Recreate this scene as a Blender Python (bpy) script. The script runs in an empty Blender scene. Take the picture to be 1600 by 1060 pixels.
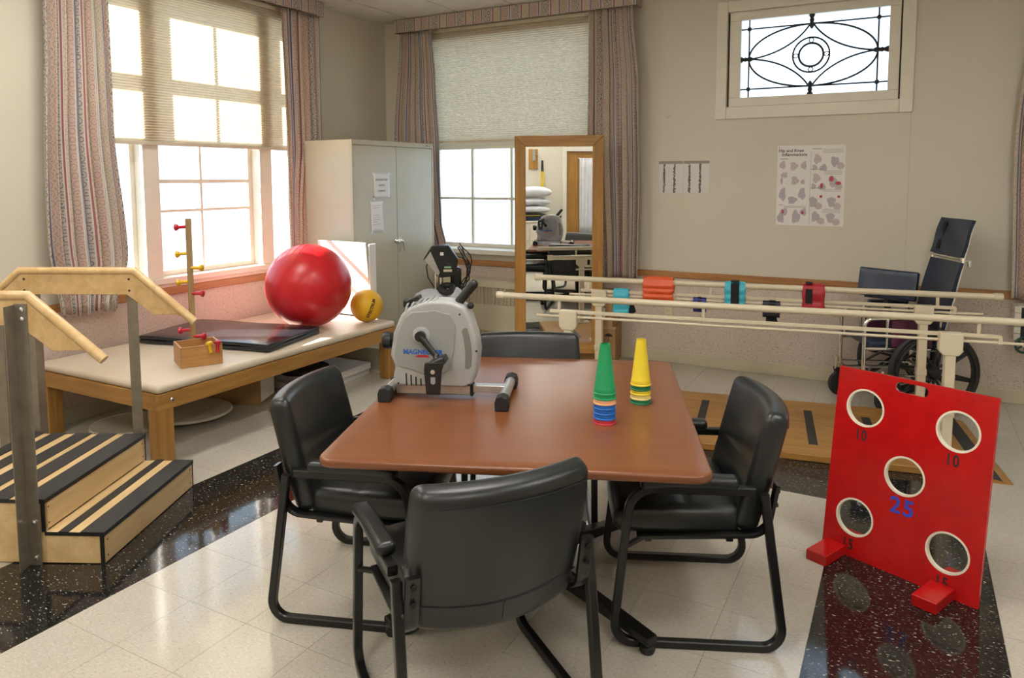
import bpy, bmesh, math, random
from mathutils import Vector, Matrix, Quaternion
random.seed(7)
C = bpy.context.scene.collection
S = bpy.context.scene
PI = math.pi
# ------------------------------------------------------------------ camera
EYE = 1.63
cam_d = bpy.data.cameras.new('camera'); cam = bpy.data.objects.new('camera', cam_d); C.objects.link(cam)
S.camera = cam
cam_d.sensor_width = 36.0; cam_d.lens = 1143.0/1600*36.0
cam_d.shift_x = 0.0; cam_d.shift_y = -(530-377.13)/1600.0
cam_d.clip_start = 0.05; cam_d.clip_end = 200
yaw, pitch, roll = -0.4968, 0.0863, -0.0031
fw = Vector((math.sin(yaw)*math.cos(pitch), math.cos(yaw)*math.cos(pitch), -math.sin(pitch)))
rt = Vector((math.cos(yaw), -math.sin(yaw), 0)); upv = rt.cross(fw)
r2 = rt*math.cos(roll)+upv*math.sin(roll); u2 = upv*math.cos(roll)-rt*math.sin(roll)
cam.matrix_world = Matrix(((r2.x,u2.x,-fw.x,0),(r2.y,u2.y,-fw.y,0),(r2.z,u2.z,-fw.z,EYE),(0,0,0,1)))
# ------------------------------------------------------------------ world, sun, exposure
W = bpy.data.worlds.new('world'); S.world = W; W.use_nodes = True
bg = W.node_tree.nodes['Background']; bg.inputs[0].default_value = (0.64,0.82,1.0,1); bg.inputs[1].default_value = 2.7
sun_d = bpy.data.lights.new('sun','SUN'); sun_d.energy = 36; sun_d.angle = math.radians(0.6); sun_d.color = (1,0.97,0.92)
sun = bpy.data.objects.new('sun', sun_d); C.objects.link(sun)
sun_dir = Vector((0.90*math.cos(math.radians(34)), 0.43*math.cos(math.radians(34)), -math.sin(math.radians(34))))
sun.rotation_euler = sun_dir.to_track_quat('-Z','Y').to_euler(); sun.location = (-9,2,6)
S.view_settings.view_transform = 'Standard'; S.view_settings.look = 'None'
S.view_settings.exposure = 0.0; S.view_settings.gamma = 1.0; S.view_settings.use_curve_mapping = False
FILL = 21.0          # strength of the added ceiling fill panels

# ------------------------------------------------------------------ materials
def newmat(name):
    m = bpy.data.materials.new(name); m.use_nodes = True
    nt = m.node_tree; b = nt.nodes['Principled BSDF']
    return m, nt, b
def L(nt, a, b): nt.links.new(a, b)
def node(nt, t, **kw):
    n = nt.nodes.new(t)
    for k, v in kw.items():
        if k.startswith('i_'):
            key = k[2:]; key = int(key) if key.isdigit() else key.replace('_',' ')
            n.inputs[key].default_value = v
        else: setattr(n, k, v)
    return n
def ramp(nt, stops, interp='LINEAR'):
    r = nt.nodes.new('ShaderNodeValToRGB'); r.color_ramp.interpolation = interp
    e = r.color_ramp.elements
    while len(e) < len(stops): e.new(0.5)
    for i,(p,c) in enumerate(stops):
        e[i].position = p; e[i].color = (c[0],c[1],c[2],1) if len(c)==3 else c
    return r
def coords(nt, scale=(1,1,1), kind='Object', rot=(0,0,0)):
    tc = nt.nodes.new('ShaderNodeTexCoord'); mp = nt.nodes.new('ShaderNodeMapping')
    mp.inputs['Scale'].default_value = scale; mp.inputs['Rotation'].default_value = rot
    L(nt, tc.outputs[kind], mp.inputs['Vector']); return mp.outputs['Vector']
def bump(nt, b, height, strength=0.2, dist=0.01):
    bp = nt.nodes.new('ShaderNodeBump'); bp.inputs['Strength'].default_value = strength; bp.inputs['Distance'].default_value = dist
    L(nt, height, bp.inputs['Height']); L(nt, bp.outputs['Normal'], b.inputs['Normal'])
def plain(name, col, rough=0.5, metal=0.0, var=0.06, vscale=9.0, bmp=0.0, bscale=200.0, spec=0.5, coat=0.0):
    m, nt, b = newmat(name)
    v = coords(nt)
    n = node(nt, 'ShaderNodeTexNoise', i_Scale=vscale, i_Detail=4.0); L(nt, v, n.inputs['Vector'])
    r = ramp(nt, [(0.3,[max(0,c*(1-var)) for c in col]), (0.7,[min(1,c*(1+var)) for c in col])])
    L(nt, n.outputs['Fac'], r.inputs['Fac']); L(nt, r.outputs['Color'], b.inputs['Base Color'])
    b.inputs['Roughness'].default_value = rough; b.inputs['Metallic'].default_value = metal
    b.inputs['Specular IOR Level'].default_value = spec; b.inputs['Coat Weight'].default_value = coat
    if bmp:
        n2 = node(nt, 'ShaderNodeTexNoise', i_Scale=bscale, i_Detail=3.0); L(nt, v, n2.inputs['Vector'])
        bump(nt, b, n2.outputs['Fac'], bmp, 0.004)
    return m
def wood(name, c1, c2, axis='x', scale=6.0, rough=0.4, stretch=14.0, contrast=(0.35,0.68), coat=0.0, relief=0.08, detail=6.0):
    m, nt, b = newmat(name)
    sc = {'x':(1,stretch,stretch),'y':(stretch,1,stretch),'z':(stretch,stretch,1)}[axis]
    v = coords(nt, sc)
    n = node(nt, 'ShaderNodeTexNoise', i_Scale=scale*0.35, i_Detail=detail, i_Roughness=0.62, i_Distortion=0.5); L(nt, v, n.inputs['Vector'])
    r = ramp(nt, [(contrast[0],c2),(contrast[1],c1)]); L(nt, n.outputs['Fac'], r.inputs['Fac'])
    n2 = node(nt, 'ShaderNodeTexNoise', i_Scale=2.0, i_Detail=2.0); L(nt, coords(nt), n2.inputs['Vector'])
    mx = node(nt, 'ShaderNodeMix', data_type='RGBA', blend_type='MULTIPLY'); mx.inputs[0].default_value = 0.35
    r2_ = ramp(nt, [(0.3,(0.75,0.72,0.68)),(0.7,(1,1,1))]); L(nt, n2.outputs['Fac'], r2_.inputs['Fac'])
    L(nt, r.outputs['Color'], mx.inputs[6]); L(nt, r2_.outputs['Color'], mx.inputs[7]); L(nt, mx.outputs[2], b.inputs['Base Color'])
    b.inputs['Roughness'].default_value = rough; b.inputs['Coat Weight'].default_value = coat; b.inputs['Coat Roughness'].default_value = 0.15
    if relief: bump(nt, b, n.outputs['Fac'], relief, 0.003)
    return m
def speckle(name, base, fleck, scale=55.0, thr=0.66, rough=0.6, stain=None):
    m, nt, b = newmat(name)
    g = node(nt, 'ShaderNodeNewGeometry')
    n = node(nt, 'ShaderNodeTexNoise', i_Scale=scale, i_Detail=2.0); L(nt, g.outputs['Position'], n.inputs['Vector'])
    r = ramp(nt, [(thr-0.06,(0,0,0)),(thr,(1,1,1))]); L(nt, n.outputs['Fac'], r.inputs['Fac'])
    n3 = node(nt, 'ShaderNodeTexNoise', i_Scale=scale*3, i_Detail=2.0); L(nt, g.outputs['Position'], n3.inputs['Vector'])
    r3 = ramp(nt, [(0.35,[c*0.86 for c in base]),(0.65,[min(1,c*1.1) for c in base])]); L(nt, n3.outputs['Fac'], r3.inputs['Fac'])
    mx = node(nt, 'ShaderNodeMix', data_type='RGBA'); L(nt, r.outputs['Color'], mx.inputs[0])
    L(nt, r3.outputs['Color'], mx.inputs[6]); mx.inputs[7].default_value = (*fleck,1)
    L(nt, mx.outputs[2], b.inputs['Base Color']); b.inputs['Roughness'].default_value = rough
    bump(nt, b, n3.outputs['Fac'], 0.05, 0.002)
    return m
def tilemat(name, base, flecks, thr, rough, fscale=42.0, var=0.05):
    m, nt, b = newmat(name)
    g = node(nt, 'ShaderNodeNewGeometry')
    base_c = None
    n0 = node(nt, 'ShaderNodeTexNoise', i_Scale=3.0, i_Detail=5.0, i_Roughness=0.6); L(nt, g.outputs['Position'], n0.inputs['Vector'])
    r0 = ramp(nt, [(0.3,[c*(1-var) for c in base]),(0.7,[min(1,c*(1+var)) for c in base])]); L(nt, n0.outputs['Fac'], r0.inputs['Fac'])
    base_c = r0.outputs['Color']
    for k,(col,t,ang,amt) in enumerate(flecks):
        mp = node(nt, 'ShaderNodeMapping'); mp.inputs['Rotation'].default_value = (0,0,ang); mp.inputs['Scale'].default_value = (1,2.6,1); mp.inputs['Location'].default_value=(k*3.3,k*1.7,0)
        L(nt, g.outputs['Position'], mp.inputs['Vector'])
        n = node(nt, 'ShaderNodeTexNoise', i_Scale=fscale, i_Detail=2.5); L(nt, mp.outputs['Vector'], n.inputs['Vector'])
        r = ramp(nt, [(t,(0,0,0)),(t+0.05,(amt,amt,amt))]); L(nt, n.outputs['Fac'], r.inputs['Fac'])
        mx = node(nt, 'ShaderNodeMix', data_type='RGBA'); L(nt, r.outputs['Color'], mx.inputs[0]); L(nt, base_c, mx.inputs[6]); mx.inputs[7].default_value = (*col,1)
        base_c = mx.outputs[2]
    L(nt, base_c, b.inputs['Base Color'])
    n5 = node(nt, 'ShaderNodeTexNoise', i_Scale=2.2, i_Detail=3.0); L(nt, g.outputs['Position'], n5.inputs['Vector'])
    rr = node(nt, 'ShaderNodeMapRange'); rr.inputs[3].default_value = rough*0.7; rr.inputs[4].default_value = rough*1.5; L(nt, n5.outputs['Fac'], rr.inputs[0]); L(nt, rr.outputs[0], b.inputs['Roughness'])
    n6 = node(nt, 'ShaderNodeTexNoise', i_Scale=7.0, i_Detail=2.0); L(nt, g.outputs['Position'], n6.inputs['Vector'])
    bump(nt, b, n6.outputs['Fac'], 0.10, 0.006)
    return m
def glassmat(name, tint=(1,1,1), gloss=0.06):
    m = bpy.data.materials.new(name); m.use_nodes = True; nt = m.node_tree; nt.nodes.clear()
    o = node(nt,'ShaderNodeOutputMaterial'); t = node(nt,'ShaderNodeBsdfTransparent'); t.inputs[0].default_value = (*tint,1)
    g = node(nt,'ShaderNodeBsdfGlossy'); g.inputs['Roughness'].default_value = 0.02
    mx = node(nt,'ShaderNodeMixShader'); mx.inputs[0].default_value = gloss
    L(nt,t.outputs[0],mx.inputs[1]); L(nt,g.outputs[0],mx.inputs[2]); L(nt,mx.outputs[0],o.inputs[0]); return m
def clothtrans(name, col, tr=0.5):
    m, nt, b = newmat(name); nt.nodes.remove(b)
    o = nt.nodes['Material Output']
    d = node(nt,'ShaderNodeBsdfDiffuse'); t = node(nt,'ShaderNodeBsdfTranslucent')
    v = coords(nt,(1,1,60)); n = node(nt,'ShaderNodeTexNoise', i_Scale=4.0); L(nt,v,n.inputs['Vector'])
    r = ramp(nt,[(0.3,[c*0.975 for c in col]),(0.7,col)]); L(nt,n.outputs['Fac'],r.inputs['Fac'])
    L(nt,r.outputs['Color'],d.inputs[0]); L(nt,r.outputs['Color'],t.inputs[0])
    mx = node(nt,'ShaderNodeMixShader'); mx.inputs[0].default_value = tr
    L(nt,d.outputs[0],mx.inputs[1]); L(nt,t.outputs[0],mx.inputs[2]); L(nt,mx.outputs[0],o.inputs[0]); return m
def emit(name, col, s):
    m = bpy.data.materials.new(name); m.use_nodes = True; nt = m.node_tree; nt.nodes.clear()
    o = node(nt,'ShaderNodeOutputMaterial'); e = node(nt,'ShaderNodeEmission'); e.inputs[0].default_value = (*col,1); e.inputs[1].default_value = s
    L(nt,e.outputs[0],o.inputs[0]); return m
def fabric_stripes(name):
    # vertical stripes repeating every 0.30 m of cloth, scroll ornament on two of them
    m, nt, b = newmat(name)
    uv = node(nt,'ShaderNodeUVMap'); sp = node(nt,'ShaderNodeSeparateXYZ'); L(nt,uv.outputs[0],sp.inputs[0])
    dv = node(nt,'ShaderNodeMath',operation='DIVIDE'); L(nt,sp.outputs[0],dv.inputs[0]); dv.inputs[1].default_value = 0.30
    fr = node(nt,'ShaderNodeMath',operation='FRACT'); L(nt,dv.outputs[0],fr.inputs[0])
    grey=(0.60,0.54,0.47); beige=(0.69,0.58,0.46); pink=(0.65,0.49,0.40); red=(0.40,0.16,0.16); blue=(0.24,0.24,0.36); white=(0.70,0.66,0.61)
    st = ramp(nt,[(0.0,grey),(0.24,white),(0.27,red),(0.315,white),(0.335,beige),(0.56,blue),(0.60,white),(0.62,pink),(0.84,white),(0.87,blue),(0.91,white),(0.94,pink)],'CONSTANT')
    L(nt,fr.outputs[0],st.inputs['Fac'])
    # ornament: rings and dots from wave functions of u,v
    cx = node(nt,'ShaderNodeCombineXYZ'); L(nt,sp.outputs[0],cx.inputs[0]); L(nt,sp.outputs[1],cx.inputs[1])
    vo = node(nt,'ShaderNodeTexVoronoi', i_Scale=17.0); vo.inputs['Randomness'].default_value = 0.25; L(nt,cx.outputs[0],vo.inputs['Vector'])
    ml = node(nt,'ShaderNodeMath',operation='MULTIPLY'); L(nt,vo.outputs['Distance'],ml.inputs[0]); ml.inputs[1].default_value = 22.0
    sn = node(nt,'ShaderNodeMath',operation='SINE'); L(nt,ml.outputs[0],sn.inputs[0])
    n1 = node(nt,'ShaderNodeTexNoise', i_Scale=70.0, i_Detail=1.0); L(nt,cx.outputs[0],n1.inputs['Vector'])
    ad = node(nt,'ShaderNodeMath',operation='ADD'); L(nt,sn.outputs[0],ad.inputs[0])
    n1m = node(nt,'ShaderNodeMath',operation='MULTIPLY_ADD'); L(nt,n1.outputs['Fac'],n1m.inputs[0]); n1m.inputs[1].default_value = 2.4; n1m.inputs[2].default_value = -1.2; L(nt,n1m.outputs[0],ad.inputs[1])
    orn = ramp(nt,[(0.45,(0,0,0)),(0.62,(1,1,1))]); L(nt,ad.outputs[0],orn.inputs['Fac'])
    am = ramp(nt,[(0.0,(0.75,)*3),(0.24,(0,0,0)),(0.335,(0.30,)*3),(0.56,(0,0,0)),(0.62,(0.42,)*3),(0.84,(0,0,0)),(0.94,(0.4,)*3)],'CONSTANT'); L(nt,fr.outputs[0],am.inputs['Fac'])
    mu = node(nt,'ShaderNodeMath',operation='MULTIPLY'); L(nt,orn.outputs['Color'],mu.inputs[0]); L(nt,am.outputs['Color'],mu.inputs[1])
    mx = node(nt,'ShaderNodeMix',data_type='RGBA'); L(nt,mu.outputs[0],mx.inputs[0]); L(nt,st.outputs['Color'],mx.inputs[6]); mx.inputs[7].default_value=(0.16,0.13,0.15,1)
    L(nt,mx.outputs[2],b.inputs['Base Color']); b.inputs['Roughness'].default_value = 0.85; b.inputs['Specular IOR Level'].default_value=0.15
    nb = node(nt,'ShaderNodeTexNoise', i_Scale=900.0); L(nt,cx.outputs[0],nb.inputs['Vector']); bump(nt,b,nb.outputs['Fac'],0.1,0.001)
    # a little light comes through the cloth
    o = nt.nodes['Material Output']; tl = node(nt,'ShaderNodeBsdfTranslucent'); L(nt,mx.outputs[2],tl.inputs[0])
    ms = node(nt,'ShaderNodeMixShader'); ms.inputs[0].default_value=0.18; L(nt,b.outputs[0],ms.inputs[1]); L(nt,tl.outputs[0],ms.inputs[2]); L(nt,ms.outputs[0],o.inputs[0])
    return m
M = {}
M['plaster'] = plain('cream_plaster',(0.63,0.585,0.48),0.55,var=0.03,vscale=1.2,bmp=0.08,bscale=60)
M['wainscot'] = speckle('speckled_wainscot_vinyl',(0.60,0.50,0.42),(0.25,0.19,0.16),130.0,0.665,0.55)
M['cove'] = plain('cove_base_vinyl',(0.55,0.50,0.36),0.4,var=0.05,vscale=2)
M['rail_oak'] = wood('chair_rail_oak',(0.50,0.25,0.09),(0.33,0.14,0.045),'x',6,0.4)
M['rail_oak_y'] = wood('chair_rail_oak_lengthwise',(0.50,0.25,0.09),(0.33,0.14,0.045),'y',6,0.4)
M['ceil'] = plain('ceiling_tile_white',(0.66,0.63,0.56),0.85,var=0.03,bmp=0.3,bscale=120)
M['grid'] = plain('ceiling_grid_bronze',(0.10,0.08,0.06),0.5)
M['tile_light'] = tilemat('cream_floor_tile',(0.50,0.465,0.395),[((0.38,0.34,0.27),0.58,0.4,0.6),((0.60,0.57,0.50),0.58,1.9,0.6),((0.17,0.145,0.115),0.70,1.1,0.7)],0.6,0.10,fscale=62.0)
M['tile_dark'] = tilemat('black_floor_tile',(0.012,0.011,0.010),[((0.05,0.055,0.05),0.60,0.4,0.8),((0.55,0.51,0.44),0.655,0.9,1.0),((0.42,0.42,0.38),0.665,2.2,1.0)],0.6,0.07,fscale=50.0,var=0.3)
M['grout'] = plain('floor_joint',(0.34,0.30,0.24),0.8)
M['white_paint'] = plain('ivory_window_paint',(0.74,0.69,0.58),0.35,var=0.03)
M['glass'] = glassmat('window_glass')
M['blind'] = clothtrans('cellular_shade_fabric',(0.70,0.62,0.475),0.36)
M['blind_rail'] = plain('shade_rail',(0.62,0.55,0.42),0.5)
M['fabric'] = fabric_stripes('striped_curtain_fabric')
M['leather'] = plain('black_vinyl_upholstery',(0.0105,0.0125,0.0125),0.34,var=0.25,vscale=6,bmp=0.12,bscale=260,spec=0.55)
M['blackmetal'] = plain('black_powder_coat',(0.006,0.006,0.006),0.28,var=0.1,spec=0.5)
M['plastic_black'] = plain('black_plastic',(0.012,0.013,0.013),0.35,var=0.1)
M['rubber'] = plain('black_rubber',(0.015,0.016,0.017),0.6,var=0.2,bmp=0.1)
M['cherry'] = wood('cherry_laminate',(0.215,0.075,0.027),(0.165,0.054,0.0195),'x',8,0.285,stretch=7,contrast=(0.25,0.75),relief=0.0,detail=5.0)
M['cherry_edge'] = wood('cherry_edge_band',(0.30,0.09,0.03),(0.22,0.06,0.02),'x',7,0.25)
M['oak'] = wood('honey_oak',(0.45,0.235,0.055),(0.31,0.145,0.030),'z',7,0.38)
M['oak_x'] = wood('honey_oak_long',(0.45,0.24,0.060),(0.32,0.15,0.033),'x',7,0.38)
M['oak_y'] = wood('honey_oak_lengthwise',(0.45,0.24,0.060),(0.32,0.15,0.033),'y',7,0.38)
M['maple'] = wood('maple_plywood',(0.76,0.56,0.30),(0.62,0.42,0.19),'x',5,0.4,stretch=8)
M['maple_rail'] = wood('maple_handrail',(0.72,0.51,0.26),(0.58,0.38,0.165),'x',5,0.35,stretch=10)
M['tread'] = tilemat('rubber_tread_grit',(0.022,0.022,0.024),[((0.16,0.16,0.15),0.66,0.4,0.8)],0.6,0.5,fscale=160,var=0.2)
M['edge_black'] = plain('black_edge_trim',(0.012,0.012,0.012),0.45)
M['steel'] = plain('brushed_angle_steel',(0.30,0.27,0.22),0.42,metal=0.75,var=0.12,vscale=20)
M['chrome'] = plain('chrome',(0.85,0.85,0.85),0.08,metal=1.0,var=0.02)
M['bolt'] = plain('zinc_bolt',(0.7,0.7,0.7),0.25,metal=1.0)
M['alu'] = plain('brushed_aluminium',(0.60,0.60,0.58),0.35,metal=0.9,var=0.08,vscale=30)
M['cream_metal'] = plain('cream_enamel',(0.66,0.58,0.42),0.32,var=0.05,vscale=5)
M['cabinet'] = plain('putty_cabinet_enamel',(0.50,0.46,0.345),0.24,var=0.04,vscale=2,spec=0.5)
M['cabinet_dark'] = plain('cabinet_gap',(0.10,0.09,0.07),0.6)
M['mat_vinyl'] = plain('beige_vinyl',(0.60,0.51,0.39),0.42,var=0.04,vscale=3,bmp=0.1,bscale=150)
M['pad_black'] = plain('glossy_black_vinyl',(0.016,0.019,0.022),0.22,var=0.3,vscale=5,bmp=0.25,bscale=30)
M['red_ball'] = plain('red_ball_vinyl',(0.53,0.012,0.018),0.32,var=0.06)
M['yellow_ball'] = plain('yellow_ball_rubber',(0.72,0.40,0.012),0.5,var=0.05,bmp=0.3,bscale=320)
M['red_paint'] = plain('glossy_red_paint',(0.46,0.008,0.008),0.2,var=0.10,vscale=14,bmp=0.2,bscale=90)
M['white_rim'] = plain('cream_white_rim',(0.75,0.70,0.56),0.4)
M['black_ink'] = plain('black_ink',(0.012,0.012,0.012),0.6)
M['blue_ink'] = plain('blue_ink',(0.03,0.06,0.50),0.5)
M['grey_ink'] = plain('grey_ink',(0.30,0.30,0.28),0.8)
M['paper'] = plain('white_paper',(0.79,0.78,0.76),0.7,var=0.02)
M['poster'] = plain('poster_paper',(0.76,0.73,0.70),0.45,var=0.03,vscale=3)
M['pegwood'] = wood('peg_box_oak',(0.56,0.30,0.11),(0.42,0.20,0.06),'x',7,0.4)
M['peg_red'] = plain('red_peg_plastic',(0.50,0.012,0.03),0.35)
M['peg_yellow'] = plain('yellow_peg_plastic',(0.72,0.44,0.01),0.35)
M['bike_grey'] = plain('silver_grey_plastic',(0.30,0.31,0.305),0.38,var=0.03)
M['bike_light'] = plain('pale_grey_plastic',(0.385,0.395,0.39),0.38,var=0.03)
M['mirror'] = plain('mirror_silver',(0.88,0.90,0.88),0.0,metal=1.0,var=0.0)
M['navy'] = plain('navy_vinyl',(0.008,0.022,0.055),0.3,var=0.3,vscale=8,bmp=0.2,bscale=20)
M['cardboard'] = plain('cardboard',(0.36,0.21,0.09),0.8,var=0.1)
M['foam'] = plain('white_foam_sheet',(0.68,0.66,0.64),0.6)
M['disc'] = plain('cream_disc_board',(0.58,0.54,0.45),0.5,var=0.1,vscale=4)
M['iron'] = plain('leaded_came_iron',(0.015,0.014,0.012),0.5)
M['outlet'] = plain('ivory_outlet',(0.60,0.53,0.36),0.4)
M['green_iron'] = plain('green_cast_iron',(0.02,0.06,0.045),0.4)
M['bag'] = clothtrans('thin_white_plastic_bag',(0.80,0.82,0.88),0.4)
M['pillow'] = plain('pillow_cotton',(0.66,0.67,0.70),0.85,var=0.05,bmp=0.2,bscale=25)
M['fill_glow'] = emit('fill_panel_glow',(1.0,0.955,0.89),FILL)  # glow of the fill panels added overhead
def colour(name, c, rough=0.4): 
    M[name] = plain(name, c, rough, var=0.05); return M[name]
colour('cone_green',(0.010,0.30,0.105)); colour('cone_darkgreen',(0.006,0.17,0.07)); colour('cone_yellow',(0.78,0.60,0.03)); colour('cone_cream',(0.82,0.68,0.25))
colour('cone_blue',(0.010,0.13,0.52)); colour('cone_red',(0.52,0.03,0.05)); colour('cone_peach',(0.80,0.42,0.22))
colour('cuff_cyan',(0.05,0.43,0.56)); colour('cuff_orange',(0.70,0.10,0.03)); colour('cuff_navy',(0.012,0.018,0.19)); colour('cuff_black',(0.010,0.011,0.03)); colour('cuff_red',(0.42,0.015,0.03)); colour('strap_black',(0.006,0.006,0.007),0.8)
colour('magenta_fabric',(0.10,0.02,0.05)); colour('band_yellow',(0.75,0.52,0.01)); colour('anat_pink',(0.58,0.49,0.48)); colour('anat_violet',(0.49,0.43,0.49)); colour('anat_red',(0.45,0.05,0.08)); colour('ink_soft',(0.52,0.50,0.47)); colour('tape_brown',(0.24,0.20,0.17)); colour('doorlabel',(0.30,0.55,0.36)); colour('logo_red',(0.55,0.03,0.05)); colour('logo_blue',(0.02,0.13,0.52))

# ------------------------------------------------------------------ mesh helpers
def V(*a): return Vector(a)
class MB:
    def __init__(s, T=None): s.v=[]; s.f=[]; s.T=T; s.uv=None
    def add(s, vs, fs):
        o=len(s.v)
        for p in vs:
            p=Vector(p); s.v.append(s.T @ p if s.T else p)
        s.f += [tuple(i+o for i in f) for f in fs]
        return s
    def box(s, c, d, R=None):
        hx,hy,hz=d[0]/2,d[1]/2,d[2]/2; c=Vector(c)
        vs=[V(x,y,z) for x in(-hx,hx) for y in(-hy,hy) for z in(-hz,hz)]
        vs=[c+(R@p if R else p) for p in vs]
        return s.add(vs,[(0,1,3,2),(4,6,7,5),(0,4,5,1),(2,3,7,6),(0,2,6,4),(1,5,7,3)])
    def span(s, a, b): return s.box([(a[i]+b[i])/2 for i in range(3)],[abs(b[i]-a[i]) for i in range(3)])
    def prism(s, poly, o, ex, ey, ez):
        # polygon in plane (ex,ey) at origin o, extruded along vector ez
        o,ex,ey,ez=map(Vector,(o,ex,ey,ez)); n=len(poly)
        a=[o+ex*p[0]+ey*p[1] for p in poly]; b=[p+ez for p in a]
        fs=[tuple(range(n-1,-1,-1)),tuple(range(n,2*n))]+[(i,(i+1)%n,n+(i+1)%n,n+i) for i in range(n)]
        return s.add(a+b,fs)
    def tube(s, path, r, seg=10, closed=False, prof=None, cap=True, up=None):
        P=[Vector(p) for p in path]; n=len(P)
        if prof is None: prof=[(math.cos(2*PI*i/seg),math.sin(2*PI*i/seg)) for i in range(seg)]
        m=len(prof)
        def tan(i):
            if closed: d=P[(i+1)%n]-P[i-1]
            elif i==0: d=P[1]-P[0]
            elif i==n-1: d=P[-1]-P[-2]
            else: d=(P[i+1]-P[i]).normalized()+(P[i]-P[i-1]).normalized()
            return d.normalized()
        t0=tan(0); ref=Vector(up) if up else (V(0,0,1) if abs(t0.z)<0.9 else V(1,0,0))
        N=(ref-t0*ref.dot(t0)).normalized(); vs=[]; t=t0
        for i in range(n):
            t1=tan(i)
            if i: 
                q=t.rotation_difference(t1); N=q@N; N=(N-t1*N.dot(t1)).normalized()
            B=t1.cross(N); rr=r(i/(n-1)) if callable(r) else r
            k=1.0
            if 0<i<n-1 and not closed:
                cs=(P[i+1]-P[i]).normalized().dot((P[i]-P[i-1]).normalized()); k=1/max(0.6,math.sqrt(max(0.05,(1+cs)/2)))
            for a,b in prof: vs.append(P[i]+(N*a*k+B*b)*rr if False else P[i]+(N*a+B*b)*rr)
            t=t1
        fs=[]
        for i in range(n if closed else n-1):
            j=(i+1)%n
            for a in range(m):
                b=(a+1)%m; fs.append((i*m+a,i*m+b,j*m+b,j*m+a))
        if cap and not closed: fs+= [tuple(range(m-1,-1,-1)),tuple((n-1)*m+i for i in range(m))]
        return s.add(vs,fs)
    def lathe(s, prof, o=(0,0,0), axis=(0,0,1), seg=24, cap=True):
        o=Vector(o); ax=Vector(axis).normalized(); q=V(0,0,1).rotation_difference(ax); n=len(prof); vs=[]
        for i in range(seg):
            a=2*PI*i/seg
            for r,z in prof: vs.append(o+q@V(r*math.cos(a),r*math.sin(a),z))
        fs=[]
        for i in range(seg):
            j=(i+1)%seg
            for k in range(n-1): fs.append((i*n+k,j*n+k,j*n+k+1,i*n+k+1))
        if cap and prof[0][0]>1e-6: fs.append(tuple(i*n for i in range(seg-1,-1,-1)))
        if cap and prof[-1][0]>1e-6: fs.append(tuple(i*n+n-1 for i in range(seg)))
        return s.add(vs,fs)
    def cyl(s, a, b, r, seg=14):
        a=Vector(a); b=Vector(b); return s.lathe([(r,0),(r,(b-a).length)],a,b-a,seg)
    def ring(s, o, axis, R, r, seg=32, k=8):
        prof=[(R+r*math.cos(2*PI*i/k),r*math.sin(2*PI*i/k)) for i in range(k+1)]
        o=Vector(o); q=V(0,0,1).rotation_difference(Vector(axis).normalized()); vs=[];fs=[]
        for i in range(seg):
            a=2*PI*i/seg
            for rr,z in prof[:-1]: vs.append(o+q@V(rr*math.cos(a),rr*math.sin(a),z))
        for i in range(seg):
            j=(i+1)%seg
            for b in range(k): c=(b+1)%k; fs.append((i*k+b,j*k+b,j*k+c,i*k+c))
        return s.add(vs,fs)
    def sphere(s, o, r, seg=24, rings=14, sc=(1,1,1)):
        prof=[(max(0,math.sin(PI*i/rings)),-math.cos(PI*i/rings)) for i in range(rings+1)]
        o=Vector(o); vs=[];fs=[]; n=rings+1
        for i in range(seg):
            a=2*PI*i/seg
            for rr,z in prof: vs.append(o+V(rr*math.cos(a)*r*sc[0],rr*math.sin(a)*r*sc[1],z*r*sc[2]))
        for i in range(seg):
            j=(i+1)%seg
            for k in range(rings): fs.append((i*n+k,j*n+k,j*n+k+1,i*n+k+1))
        return s.add(vs,fs)
    def rbox(s, c, d, r, k=3, m=(4,4,4), deform=None, R=None):
        # rounded box on a grid; deform(p in local coords) bends it
        h=[x/2 for x in d]; r=min(r,*h); c=Vector(c)
        ax=[]
        for i in range(3):
            e=[-h[i]+r*(1-math.cos(PI/2*j/k)) if False else -h[i]+r*j/k for j in range(k)]
            mid=[-h[i]+r+(2*h[i]-2*r)*j/m[i] for j in range(m[i]+1)]
            ax.append(e+mid+[-x for x in reversed(e)])
        idx={}; vs=[]; fs=[]
        def vert(p):
            key=(round(p[0],6),round(p[1],6),round(p[2],6))
            if key in idx: return idx[key]
            q=Vector(p); cl=Vector([max(-h[i]+r,min(h[i]-r,q[i])) for i in range(3)]); dd=q-cl
            if dd.length>1e-9:
                # map cube corner region to sphere
                mx=max(abs(x) for x in dd); dd=dd.normalized()*mx
                q=cl+dd
            if deform: q=Vector(deform(q))
            if R: q=R@q
            vs.append(c+q); idx[key]=len(vs)-1; return idx[key]
        for a in range(3):
            b,e=(a+1)%3,(a+2)%3
            for sgn in(-1,1):
                for i in range(len(ax[b])-1):
                    for j in range(len(ax[e])-1):
                        q=[]
                        for (x,y) in((i,j),(i+1,j),(i+1,j+1),(i,j+1)):
                            p=[0,0,0]; p[a]=sgn*h[a]; p[b]=ax[b][x]; p[e]=ax[e][y]; q.append(vert(p))
                        if sgn<0: q=q[::-1]
                        fs.append(tuple(q))
        return s.add(vs,fs)
    def build(s, name, mat, parent=None, smooth=40, bevel=0.0, bseg=2, solid=0.0):
        me=bpy.data.meshes.new(name); me.from_pydata([tuple(v) for v in s.v],[],s.f); me.update()
        bm=bmesh.new(); bm.from_mesh(me); bmesh.ops.recalc_face_normals(bm,faces=bm.faces); bm.to_mesh(me); bm.free()
        if smooth is not None:
            me.shade_smooth(); me.set_sharp_from_angle(angle=math.radians(smooth))
        me.materials.append(M[mat] if isinstance(mat,str) else mat)
        return obj(name,me,parent,bevel,bseg,solid)
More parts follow.
